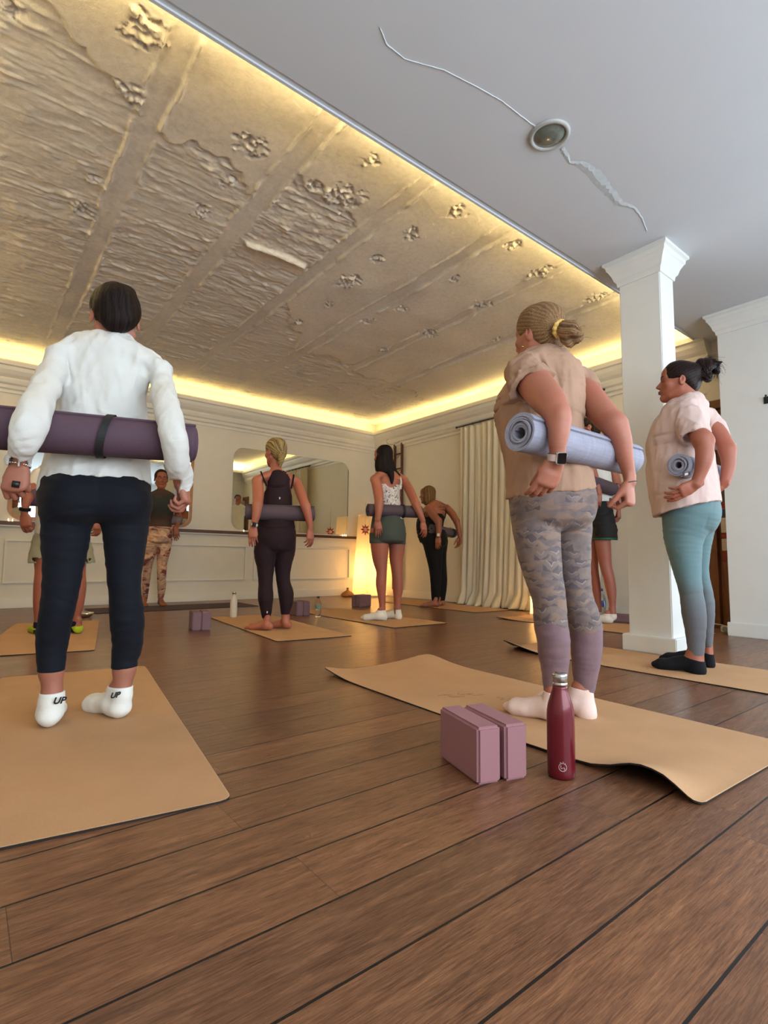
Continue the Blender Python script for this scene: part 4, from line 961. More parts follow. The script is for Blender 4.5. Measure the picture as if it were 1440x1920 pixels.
    mb = MB(); p = F.pt(980, 650, -.09)-F.g; mb.lathe([(.001, .004), (.004, .003), (.005, 0), (.004, -.003), (.001, -.004)], tuple(p), 12); mb.build('earring', GOLD, F.root)
    # rolled mat
    A, B = on_ax(974, 811, 1, 1.075), on_ax(1181, 863, 1, 1.075)
    mat_roll(A, B, .068, LAV, 'pale lavender rolled mat behind the back of the woman in petal-print leggings', ang0=2.6, core=.022, th=.0065, mat2=LAVIN, group=None)
person_beige()

# ------------------------------------------------------------------ 7: pink T-shirt, teal leggings (right)
def teal():
    m = N('teal_jersey', .75); v = m.co(); sx = m.n('SeparateXYZ'); m.l(v, sx.inputs[0])
    z = m.math('ADD', sx.outputs[2], m.math('MULTIPLY', m.math('SUBTRACT', m.noise(v, 6, 2), .5), .05))
    m.color(m.ramp(m.math('DIVIDE', z, 1.0), [(.30, srgb(92, 92, 96)), (.44, srgb(96, 106, 110)), (.52, srgb(92, 120, 124))])); m.b.inputs['Sheen Weight'].default_value = .1
    m.bump(m.noise(v, 500, 2), .2, .001); return m.m
def person_pink():
    F = Fig('p7', (3.31, 1.33), .0055, 'woman in profile with a messy dark bun, pale pink T-shirt, teal leggings and black socks')
    skin = SK(srgb(182, 112, 86), 'skin_p7')
    ll = F.chain([(1290, 965, 50, -.06, 1.05), (1282, 1005, 39, -.07, 1.05), (1284.5, 1042, 31.5, -.08, 1.1), (1290, 1079, 25.5, -.09, 1.15), (1296, 1112, 22.5, -.10, 1.1), (1301, 1148, 23.5, -.11, 1.05), (1304, 1183, 20, -.12, 1.0), (1305, 1226, 15.5, -.12, 1), (1305, 1242, 15.5, -.12, 1)])
    rl = F.chain([(1302, 965, 44, .08, 1.05), (1308, 1005, 29, .10, 1.2), (1312, 1042, 19, .11, 1.4), (1315, 1079, 15, .12, 1.5), (1322, 1112, 15, .13, 1.4), (1326, 1141, 15, .13, 1.4), (1327, 1180, 11.5, .12, 1.4), (1328, 1210, 8.5, .11, 1.4), (1328, 1225, 8.5, .11, 1.4)])
    hips = F.chain([(1288, 930, 58, 0, 1.2), (1292, 945, 57, 0, 1.25), (1295, 965, 54, 0, 1.35), (1293, 985, 46, 0, 1.3)], cap=.03)
    but = [U(F.ell(1320, 965, -.03, 28, 34, 1.6), .04), U(F.ell(1324, 965, .08, 26, 32, 1.6), .04)]
    llow = F.chain([(1305, 1190, 12, -.12, 1), (1305, 1228, 14.5, -.12, 1), (1306, 1245, 15, -.13, 1), (1308, 1256, 15, -.14, 1)])
    rlow = F.chain([(1328, 1185, 7, .11, 1.2), (1329, 1212, 8, .11, 1.3), (1329, 1232, 9, .10, 1.3), (1330, 1245, 10, .10, 1.3)])
    fo1, W1, K1 = foot((3.205, 1.25), math.radians(104), 1.0, .010); fo2, W2, K2 = foot((3.43, 1.31), math.radians(102), 1.0, .010)
    tt = lambda W, K: [U(K([(W(.15, 0, .024), .036), (W(.195, 0, .020), .036), (W(.228, -.004, .016), .022)], .55), .02)]
    TS = [(1288, 757, 28, 0, 1.0), (1282, 772, 42, 0, 1.5), (1279, 792, 51, 0, 1.5), (1274, 815, 58, 0, 1.3), (1273, 835, 63, 0, 1.1), (1275, 862, 64, 0, 1.05), (1278, 905, 67.5, 0, 1.2), (1284, 938, 66.5, 0, 1.35), (1287, 975, 65, 0, 1.4)]
    torso = F.chain(TS, cap=.03)
    yoke = F.chain([(1291, 782, 20, -.18, 1.2), (1290, 768, 24, -.08, 1.3), (1296, 766, 24, .05, 1.3), (1325, 784, 17, .18, 1.2)])
    slL = F.chain([(1292, 780, 27, -.17, 1.1), (1297, 797, 31, -.20, 1), (1303, 819, 32, -.24, .9)], flat=True)
    slR = F.chain([(1325, 782, 18, .17, 1.2), (1341, 805, 22, .17, 1.1), (1358, 838, 18, .15, 1.1)], flat=True)
    uL = F.chain([(1293, 785, 21, -.18, 1), (1305, 806, 19, -.22, 1), (1318, 825, 20, -.29, 1)])
    fL = F.chain([(1316, 822, 20, -.29, 1), (1321, 840, 19, -.30, 1), (1320, 860, 17, -.31, 1), (1314, 885, 13, -.31, 1), (1305, 906, 11, -.31, 1)])
    uR = F.chain([(1327, 785, 16, .16, 1.2), (1350, 815, 17, .14, 1), (1364, 845, 17, .10, 1)])
    fR = F.chain([(1364, 843, 17, .10, 1), (1366, 868, 14.5, .08, 1), (1362, 892, 12, .06, 1), (1357, 908, 10, .05, 1)])
    wL, wR = F.pt(1305, 908, -.31), F.pt(1357, 910, .05); V = F.n
    hL = hand(wL, F.pt(1262, 930, -.33)-wL, -V*.7+np.array([0, -.1, -.5]), 1.0, -1, (.25, .4, .3), .05, (.4, .4))
    hR = hand(wR, F.pt(1330, 930, .10)-wR, np.array([.5, -.6, -.3]), .98, 1, (.5, .6, .4), .04, (.4, .5))
    neck = F.chain([(1281, 735, 24, 0, 1.0), (1284, 752, 25, 0, 1.1), (1286, 770, 34, 0, 1.2)])
    hc = F.pt(1274, 718, .0); ho, W, ax = head(hc, math.radians(116), .12, 1.0, 0)
    torso_in = F.chain(slim(TS, 830, .72), cap=.03)
    body = ho+[U(neck), U(torso_in.with_infl(-.024)), U(yoke.with_infl(-.016)), U(hips.with_infl(-.03)), U(ll.with_infl(-.006)), U(rl.with_infl(-.006)), U(uL, .012), U(fL, .015), U(uR, .012), U(fR, .015), U(F.ell(1331, 828, -.30, 10, 11, 1), .012), U(llow, .01), U(rlow, .01)]+fo1+fo2+hL+hR
    F.mesh('body', body, skin, h=.0042, disp=lambda P: n3(P, 45, 2)*.0006)
    c1, c2 = plane(F.pt(1305, 1229, -.12), -UP), plane(F.pt(1329, 1213, .11), -UP); dr = unit(np.array([F.n[1]*-0+1, .25, 0])); xm = F.g+np.array([.0, 0, 0])
    F.mesh('leggings', [U(hips, 0)]+but+[U(ll, .010), U(rl, .010), ('c', plane(F.pt(1285, 924, 0), UP), 0), ('c', lambda P: np.where((P-xm)@F.n < 0, c1(P), c2(P)), 0)], teal(),
           disp=addf(folds(.0010, 45, (20, 20, 50)), drape(F, [(1330, 960, 1318, 1000, -.05, 3, -.008), (1338, 935, 1334, 975, 0, 3, -.008), (1276, 1116, 1316, 1112, -.1, 2, -.004), (1316, 1085, 1330, 1092, .1, 2, -.003)])))
    pk = cloth('pale_pink_cotton', srgb(206, 180, 172), .85, .03, 500, .3)
    inn = F.chain([(1282, 935, 56, 0, 1.0), (1286, 955, 58, 0, 1.0), (1288, 985, 60, 0, 1.05)], cap=.02)
    a, b = F.pt(1225, 969, -.02), F.pt(1348, 941, 0); sd = np.cross(b-a, F.n); sd = unit(sd); sd = sd if sd[2] < 0 else -sd
    fs = addf(folds(.0040, 51, (38, 38, 18)), folds(.0013, 57, (85, 85, 45)),
              drape(F, [(1215, 822, 1262, 812, -.15, 3, -.008), (1222, 838, 1270, 828, -.18, 3, -.005), (1230, 905, 1300, 915, -.18, 4, .005), (1215, 930, 1260, 925, -.15, 4, -.006), (1262, 805, 1276, 832, -.2, 3, -.008), (1280, 780, 1320, 800, -.22, 3, .005), (1275, 812, 1325, 798, -.24, 3, -.004), (1325, 770, 1338, 850, -.05, 3, -.008), (1222, 880, 1250, 890, -.15, 4, -.005), (1345, 800, 1362, 835, .12, 3, .005), (1230, 950, 1300, 930, -.15, 4, .004)]))
    F.mesh('shirt', [U(slL, 0), U(slR, 0), ('s', F.chain([(1301, 811, 23, -.23, .85), (1308, 836, 25, -.26, .75)], flat=True), .004), ('s', F.chain([(1350, 825, 14, .16, 1.1), (1366, 856, 15, .14, 1)], flat=True), .003), U(torso, .02), U(yoke, .03), U(but[0][1].with_infl(.007), .04), U(but[1][1].with_infl(.007), .04), ('s', inn.with_infl(-.012), .004),
                     ('s', F.chain([(1286, 764, 26, 0, 1), (1280, 735, 26, 0, 1)]), .004), ('c', plane(a, sd), 0)], pk, disp=fs)
    E = lambda p, r: Ell(W(*p), (ax[0], ax[1], ax[2]), r)
    hm = hairmat('near_black_hair', srgb(12, 8, 8), srgb(48, 32, 28), .38)
    bun = F.pt(1322, 692, .02)
    hair = [U(E((0, -.022, .038), (.079, .096, .090)), 0), U(E((0, .014, .048), (.078, .086, .086)), .02), U(E((0, -.062, -.02), (.060, .045, .060)), .03), U(F.ell(1306, 694, .0, 13, 12, 1), .03),
            ('s', E((0, .134, -.030), (.10, .078, .105)), .012), ('s', E((-.08, .012, -.03), (.03, .034, .040)), .01), ('s', E((.08, .012, -.03), (.03, .034, .040)), .01)]
    spine_hair(F, W, ax, E, hair, hm, (bun, bun-hc), 7, .0018, 90)
    bf = strands(bun, (0.2, .4, .9), 18, 4)
    F.mesh('hair_bun', [U(F.ell(1320, 691, .01, 21, 18, 1.0), 0), U(F.ell(1338, 688, .02, 12, 15, 1.0), .01), U(F.ell(1310, 700, .0, 14, 13, 1), .01), U(F.ell(1330, 704, .0, 10, 9, 1), .01)], hm, h=.0035, disp=lambda P: (.5-bf(P))*.010+n3(P, 75, 6)*.006, attr=bf)
    wisps(F, hm, [F.pt(1306, 690, 0), F.pt(1326, 674, 0), F.pt(1344, 682, 0), F.pt(1346, 696, 0)], .016, 70, 5, .0011)
    wisps(F, hm, [F.pt(1335, 690, 0), F.pt(1345, 700, 0), F.pt(1343, 712, 0)], .010, 30, 8, .0010)
    wisps(F, hm, [F.pt(1305, 735, 0), F.pt(1315, 744, 0), F.pt(1326, 736, 0)], .008, 24, 9, .0008)
    face_bits(F, W, ax, srgb(40, 26, 20), srgb(150, 84, 74))
    sk = cloth('black_sock', srgb(20, 20, 24), .9, .05, 700, .4)
    for fo, t, lc, x, y, dd, nrm in ((fo1, tt(W1, K1), llow, 1306, 1243, -.13, (.2, -.5, 1)), (fo2, tt(W2, K2), rlow, 1330, 1235, .10, (0, -.1, 1))):
        F.mesh('sock', uclip(fo+t, .004)+[U(lc.with_infl(.004), .012), ('c', plane((F.g[0], F.g[1]+.02, .098), (0, -.22, 1)), 0)], sk, h=.0042)
    A, B = F.pt(1272, 872, -.31), F.pt(1339, 890, .22)
    r = mat_roll(A, B, .066, LAV, 'pale lavender rolled mat under the arm of the woman with a messy dark bun', ang0=4.6, core=.020, th=.0065, mat2=LAVIN)
    mb = MB(); p = F.pt(1287, 889, -.37); q = unit(np.cross(F.n, UP)); P_ = [p+q*x*.018+np.array([0, 0, y*.011])+x*y*0*q for x, y in ((-1, -1.2), (1, -.6), (1, 1.2), (-1, .6))]
    mb.prism(P_, tuple(-F.n*.002)); o = mb.build('tag', plain('mat_tag', srgb(60, 56, 62), .6), None); M_ = r.matrix_world.copy(); o.parent = r; o.matrix_parent_inverse = M_.inverted()
    mb = MB(); P_ = [p-F.n*.0022+q*x*.008+np.array([0, 0, y*.006+x*.002]) for x, y in ((-1, -1), (1, -1), (1, 1), (-1, 1))]; mb.prism(P_, tuple(-F.n*.0006)); o2 = mb.build('tag_print', plain('tag_white', srgb(230, 210, 204), .6), o)
person_pink()
# ------------------------------------------------------------------ smaller figures further back: same engine, measurements in one table
def quick(g, h, label, s):
    F = Fig('p', g, h, label); V = F.n
    C = lambda k, **kw: F.chain(s[k], **kw)
    skin = SK(srgb(*s.get('skin', (176, 112, 84))), 'skin_tone')
    yaw = math.radians(s['yaw']); fwd = np.array([math.cos(yaw), math.sin(yaw), 0]); rgt = np.array([fwd[1], -fwd[0], 0])
    ll, rl, hips, torso, yoke = C('ll'), C('rl'), C('hips', cap=.05), C('torso', cap=.03), C('yoke')
    tight = s.get('tight', False)
    hc = F.pt(*s['head']); ho, W, ax = head(hc, math.radians(s['hyaw']), s.get('hpitch', .05), s.get('hs', 1.0))
    body = ho+[U(C('neck'))]
    tb = 0 if tight else -.02
    torso_in = F.chain(slim(s['torso'], s['waist'][1]-(28 if tight else 60)*F.D**-1*3.5, .8), cap=.02)
    body += [U(torso_in.with_infl(tb-.004)), U(yoke.with_infl(-.004 if tight else -.012)), U(F.chain(slim(s['hips'], 0, .86), cap=.008).with_infl(-.006))]
    for sd in 'LR':
        if 'u'+sd in s: body += [U(C('u'+sd), .015), U(C('f'+sd), .012)]
        if 'h'+sd in s:
            w, tgt, nm, side_, curl = s['h'+sd]; w = F.pt(*w); body += hand(w, F.pt(*tgt)-w, nm[0]*V+nm[1]*rgt+nm[2]*fwd, s.get('hsc', .95), side_, curl, .05, (.4, .4))
    feet = []
    for (x, y, ya, lc) in s['feet']:
        fo, W_, K_ = foot((x, y), math.radians(ya), .96, .010); feet.append((fo, W_, K_, F.chain(lc))); body += fo+[U(F.chain(lc), .012)]
        if s.get('bare'): body += toes(W_, K_, 1 if len(feet) == 1 else -1)
    for k, q in (('ll', ll), ('rl', rl)): body.append(U(q.with_infl(-.006 if s.get('pants_full', True) else -.003), .012))
    if 'calf' in s: body += [U(F.chain(q), .012) for q in s['calf']]
    F.mesh('body', body, skin, h=h*.8)
    # trousers / shorts
    cl = [] if 'hem' not in s else s['hem']
    ops = [U(hips, 0)]+[U(F.ell(*q), .04) for q in s.get('but', [])]
    lg = [U(F.chain(q, flat=True), .012) for q in s['shorts']] if 'shorts' in s else [U(ll, .01), U(rl, .01)]
    ops += lg
    if 'shortcut' in s: ops += [('s', F.chain(q, flat=True), .004) for q in s['shortcut']]
    if cl:
        c1, c2 = plane(F.pt(*cl[0]), -UP), plane(F.pt(*cl[1]), -UP); xm = .5*(F.pt(*cl[0])+F.pt(*cl[1])); dr = np.cross(V, UP)
        ops.append(('c', lambda P: np.where((P-xm)@dr < 0, c1(P), c2(P)), 0))
    ops.append(('c', plane(F.pt(*s['waist']), UP), 0))
    F.mesh(s.get('pants_name', 'leggings'), ops, s['pants'], disp=addf(folds(s.get('pf', .001), 3, (18, 18, 40)), drape(F, s.get('pcrease', []))))
    # top
    tops = []
    for sd in 'LR':
        if 's'+sd in s: tops.append(U(F.chain(s['s'+sd], flat=True), 0))
    for q in s.get('scut', []): tops.append(('s', F.chain(q, flat=True), .003))
    tops += [U(torso.with_infl(.003 if tight else 0), .02)]
    if not tight or s.get('yoke_on'): tops.append(U(yoke.with_infl(.003 if tight else 0), .03))
    for q in s.get('tcut', []): tops.append(('s', F.ell(*q), .004))
    if 'tophem' in s: tops.append(('c', plane(F.pt(*s['tophem']), -UP), 0))
    if 'toptop' in s: tops.append(('c', plane(F.pt(*s['toptop']), UP), 0))
    for q in s.get('straps', []): tops.append(U(F.chain(q), .003))
    F.mesh(s.get('top_name', 'shirt'), tops, s['top'], h=h*.85, disp=addf(folds(s.get('tf', .002), 8, (12, 12, 8)), drape(F, s.get('tcrease', []))))
    for nm, mat_, chs in s.get('extra', []): F.mesh(nm, [U(F.chain(q), .002) for q in chs], mat_, h=h*.7)
    # hair
    E = lambda p, r: Ell(W(*p), (ax[0], ax[1], ax[2]), r)
    base = s.get('cap', [((0, -.020, .038), (.080, .098, .092)), ((0, .014, .052), (.078, .086, .080)), ((0, -.055, -.015), (.066, .050, .062))])
    ho2 = [U(E(*q), .02 if i else 0) for i, q in enumerate(base)]+[U(F.chain(q), .015) for q in s.get('hairch', [])]
    ho2 += [('s', E(*q), .012) for q in s.get('hcut', [((0, .116, -.028), (.10, .08, .095)), ((-.08, .015, -.03), (.03, .034, .036)), ((.08, .015, -.03), (.03, .034, .036))])]
    ho2 += [U(F.chain(q), .008) for q in s.get('hairch2', [])]
    pole = s.get('pole'); pc = F.pt(*pole) if pole else W(0, -.03, .12)
    st = strands(pc, pc-hc, 46, 5)
    F.mesh('hair', ho2, s['hair'], h=h*.62, disp=lambda P: (.5-st(P))*.002+n3(P, 60, 8)*.001, attr=st)
    if 'face' in s: face_bits(F, W, ax, *s['face'], s=1.4)
    # socks
    if 'sock' in s:
        for (fo, W_, K_, lc), z in zip(feet, s['sockz']):
            F.mesh(s.get('sock_name', 'sock'), uclip(fo+[U(K_([(W_(.15, 0, .024), .036), (W_(.195, 0, .020), .036), (W_(.228, -.004, .016), .022)], .55), .02)], .004)+[U(lc.with_infl(.004), .012), ('c', plane((0, 0, z), UP), 0)], s['sock'], h=h*.75)
    return F, W, ax
def band(F, c, d, r, w, mat, name, parent=None, n=24, t=.0015):
    c = np.array(c)-F.g; d = unit(d); mb = MB(); mb.tube([c-d*w, c+d*w], r, n, cap=False); mb.tube([c-d*w, c+d*w], r+t, n, cap=False); return mb.build(name, mat, parent or F.root)
def watch(F, c, d, r, mat, face):
    b = band(F, c, d, r, .009, mat, 'watch'); c = np.array(c)-F.g; d = unit(d); f = unit(-F.n-d*(-F.n@d)); ss = np.cross(d, f)
    mb = MB(); mb.prism([c+f*(r-.002)+ss*a*.016+d*b_*.018 for a, b_ in ((-1, -1), (1, -1), (1, 1), (-1, 1))], tuple(f*.011)); mb.build('watch_case', face, b)

MAROON = cloth('dark_maroon_jersey', srgb(38, 22, 28), .75, .1)
BLK = cloth('black_jersey', srgb(14, 14, 15), .8, .1)
def person_maroon():
    s = dict(yaw=105, hyaw=98, head=(517, 849, .0), hs=1.0, hpitch=.0, skin=(188, 118, 92),
        ll=[(502, 1000, 21, -.02, 1.0), (497, 1035, 21, -.02, 1), (498, 1060, 17, -.02, 1), (498, 1092, 13.5, -.02, 1.1), (498, 1119, 14.5, -.03, 1.1), (499, 1140, 11.5, -.03, 1), (499.5, 1156, 8.5, -.02, 1)],
        rl=[(535, 1000, 20, .03, 1), (534, 1030, 20, .03, 1), (531, 1060, 16, .03, 1), (531, 1088, 13, .03, 1.1), (536, 1112, 14.5, .03, 1.1), (536.5, 1132, 12, .02, 1), (535, 1150, 8.5, .02, 1)],
        hips=[(518, 968, 31, 0, .75), (518, 990, 35, 0, .8), (518, 1010, 35.5, 0, .85), (517, 1026, 32, 0, .85)], but=[(503, 1012, -.05, 17, 15, 1), (535, 1012, -.03, 16, 15, 1)],
        torso=[(519, 888, 14, 0, .8), (521, 898, 26, 0, .62), (522, 915, 25, 0, .68), (521, 935, 26, 0, .72), (519, 958, 29, 0, .75), (518, 978, 33, 0, .78), (518, 990, 35, 0, .8)],
        yoke=[(481, 901, 8, -.04, 1.4), (500, 893, 10, -.02, 1.5), (520, 890, 10, 0, 1.5), (540, 896, 10, .02, 1.5), (556, 904, 8, .04, 1.4)],
        neck=[(517, 866, 9.5, 0, 1), (518, 884, 11, 0, 1)], tight=True, yoke_on=False,
        uL=[(482, 902, 10, -.04, 1.1), (484, 925, 11, -.09, 1), (483, 948, 9.5, -.17, 1)], fL=[(483, 945, 10, -.17, 1), (481, 963, 8.5, -.19, 1), (476, 985, 5.5, -.19, 1)],
        uR=[(556, 905, 9, .04, 1.1), (565, 928, 9.5, -.08, 1), (573, 950, 8.5, -.17, 1)], fR=[(573, 948, 9, -.17, 1), (578, 968, 7.5, -.175, 1), (582, 990, 5, -.16, 1)],
        hL=((475, 989, -.19), (474, 1030, -.19), (-1, -.3, 0), 1, (.2, .3, .2)), hR=((582, 993, -.16), (582, 1030, -.16), (-.8, .5, 0), -1, (.3, .4, .3)),
        feet=[(2.045, 4.09, 125, [(500, 1150, 6.5, -.02, 1), (500, 1162, 7, -.02, 1), (500, 1172, 7.5, -.03, 1)]), (2.225, 4.10, 125, [(535, 1145, 7, .02, 1), (535, 1156, 7.5, .02, 1), (535, 1168, 8, .01, 1)])], bare=True,
        hem=((499, 1159, -.02), (535, 1152, .02)), waist=(518, 979, 0), pants=MAROON, top=MAROON, top_name='tank_top', tophem=(518, 993, 0), tf=.0012,
        tcut=[(490, 903, -.03, 12, 22, 2), (552, 910, .03, 12, 24, 2)], straps=[[(519, 886, 11, -.055, .5), (520, 893, 16, -.06, .5), (521, 908, 17, -.05, .6)]],
        extra=[('strap', BLK, [[(489, 884, 1.8, -.065, .6), (494, 897, 1.8, -.085, .6), (500, 911, 1.8, -.09, .6)]]), ('strap', BLK, [[(551, 890, 1.8, -.02, .6), (549, 903, 1.8, -.055, .6), (546, 916, 1.8, -.06, .6)]])],
        hair=hairmat('ash_blond_hair', srgb(66, 52, 32), srgb(168, 144, 96)), pole=(528, 857, -.1), hairch=[[(527, 850, 7, -.09, 1), (527, 862, 6, -.10, 1), (525, 873, 3, -.10, 1)]])
    F, W, ax = quick((2.12, 4.14), .0065, 'woman in a dark maroon racerback top and maroon leggings, barefoot on a cork mat', s)
    watch(F, F.pt(477, 984, -.19), F.pt(476, 985, -.19)-F.pt(481, 963, -.19), .027, plain('white_band', srgb(220, 214, 205), .5), plain('black_glass', srgb(10, 10, 12), .1))
    for (x, y, dd, r) in ((524.5, 934, -.115, .009), (501, 1148, -.075, .008)):
        p = F.pt(x, y, dd-.008)-F.g; q = np.cross(F.n, UP); mb = MB()
        mb.prism([p+q*a*r*.6+UP*b*r for a, b in ((-1, -1), (1, -1), (1, 1), (-1, 1))], tuple(-F.n*.001)); mb.build('logo_patch', plain('pale_print', srgb(200, 196, 192), .6), F.root)
    mat_roll(F.pt(461, 960, -.105), F.pt(588, 964, -.065), .068, GREYV, 'grey-purple rolled mat behind the back of the woman in maroon', ang0=2.0, core=.022)
person_maroon()

FLORAL = N('floral_cotton', .8); _v = FLORAL.co((1, 1, 1)); _n = FLORAL.noise(_v, 34, 4, .6, 1.5)
FLORAL.color(FLORAL.ramp(_n, [(.40, srgb(64, 70, 84)), (.46, srgb(214, 206, 200)), (.56, srgb(226, 220, 214)), (.62, srgb(150, 110, 108)), (.66, srgb(222, 214, 208))])); FLORAL = FLORAL.m
def person_floral():
    s = dict(yaw=110, hyaw=94, head=(719, 857, .0), hs=1.02, hpitch=.0, skin=(186, 116, 90),
        ll=[(711, 1000, 18, -.05, 1.0), (712, 1025, 17.5, -.05, 1), (713, 1050, 14.5, -.05, 1), (715.5, 1072, 10.5, -.05, 1.1), (714.5, 1094, 10.5, -.05, 1.1), (716, 1118, 8, -.05, 1), (717, 1142, 6, -.05, 1), (717, 1152, 6, -.05, 1)],
        rl=[(744, 1000, 17, .05, 1), (744, 1025, 15.5, .05, 1), (743, 1050, 13, .05, 1), (745, 1076, 11, .05, 1.1), (746, 1100, 10.5, .05, 1.1), (745.5, 1122, 8, .05, 1), (745, 1140, 6.5, .05, 1), (745, 1150, 6.3, .05, 1)],
        hips=[(727, 955, 26, 0, .9), (727, 985, 31.5, 0, .97), (727, 1003, 33, 0, 1.0), (727, 1012, 32, 0, 1.0)], but=[(717, 995, -.06, 16, 15, 1), (743, 995, .0, 15, 15, 1.1)],
        torso=[(726, 888, 14, 0, .9), (727, 900, 24, 0, .85), (724, 915, 25, 0, .85), (726, 935, 23, 0, .88), (728, 955, 25, 0, .88), (728, 975, 29, 0, .9), (727, 990, 31, 0, .95)],
        yoke=[(702, 898, 8, -.13, 1.3), (715, 890, 9, -.06, 1.4), (728, 888, 9, 0, 1.4), (745, 893, 9, .07, 1.4), (758, 901, 7, .13, 1.3)],
        neck=[(722, 872, 7.5, 0, 1), (724, 888, 9, 0, 1)], tight=True,
        uL=[(704, 900, 9, -.13, 1.1), (709, 922, 9.5, -.18, 1), (711, 945, 8, -.24, 1)], fL=[(711, 942, 8.5, -.24, 1), (710, 958, 7.2, -.26, 1), (708, 974, 5, -.26, 1)],
        uR=[(758, 902, 8, .13, 1.1), (769, 922, 8.5, .04, 1), (780, 947, 7.5, -.08, 1)], fR=[(780, 945, 8, -.08, 1), (787, 962, 6.5, -.09, 1), (793, 976, 4.8, -.09, 1)],
        hL=((708, 977, -.26), (712, 1008, -.26), (-1, .2, 0), 1, (.2, .3, .2)), hR=((793, 979, -.09), (797, 1008, -.09), (-.8, .5, 0), -1, (.25, .35, .2)),
        feet=[(3.295, 4.17, 125, [(717, 1140, 5.5, -.05, 1), (718, 1152, 6, -.05, 1), (719, 1158, 6.5, -.05, 1)]), (3.53, 4.20, 125, [(745, 1138, 5.5, .05, 1), (746, 1149, 6, .05, 1), (747, 1156, 6.5, .05, 1)])],
        shorts=[[(711, 1000, 18.5, -.05, 1.0), (711, 1020, 18.3, -.05, 1)], [(744, 1000, 17.5, .05, 1), (744, 1022, 16.3, .05, 1)]], pants_name='shorts', pants_full=False, hem=((711, 1019, -.05), (744, 1021, .05)),
        waist=(728, 966, 0), pants=cloth('grey_green_jersey', srgb(72, 78, 72), .75, .05), top=FLORAL, top_name='tank_top', tophem=(728, 974, 0), tf=.0008, toptop=(726, 909, -.05),
        tcut=[(733, 900, -.09, 12, 15, 1.3), (701, 905, -.12, 8, 20, 1.2), (764, 905, .12, 10, 20, 1.2)],
        straps=[[(713, 886, 2, -.06, .8), (717, 898, 2.2, -.09, .8), (719, 912, 3, -.09, .8)], [(750, 893, 2, .03, .8), (752, 904, 2.2, .0, .8), (750, 916, 3, -.01, .8)]],
        hair=hairmat('black_hair', srgb(8, 6, 7), srgb(34, 26, 26)), pole=(722, 838, 0), cap=[((0, -.018, .038), (.080, .096, .090)), ((0, -.050, -.02), (.074, .056, .080))],
        hairch=[[(720, 860, 16, -.05, .7), (720, 874, 17, -.07, .6), (722, 882, 14, -.09, .5)], [(724, 872, 12, -.08, .6), (732, 884, 7, -.11, .6), (735, 897, 4.5, -.12, .6), (735, 907, 1.5, -.12, .6)], [(712, 862, 8, -.06, .8), (709, 875, 5, -.06, .7), (706, 882, 2, -.06, .6)], [(733, 868, 7, .0, .8), (741, 884, 4, .0, .7), (750, 891, 1.5, .0, .6)]],
        sock=cloth('white_knit', srgb(226, 220, 206), .9, .03), sockz=(.105, .105))
    F, W, ax = quick((3.40, 4.22), .0065, 'woman with long black hair in a floral camisole, grey-green shorts and white socks', s)
    mat_roll(F.pt(690, 956, -.20), F.pt(789, 960, .02), .066, GREYV, 'grey-purple rolled mat held by the woman in a floral camisole', ang0=1.0, core=.020, strap=[(.37, .0)])
person_floral()

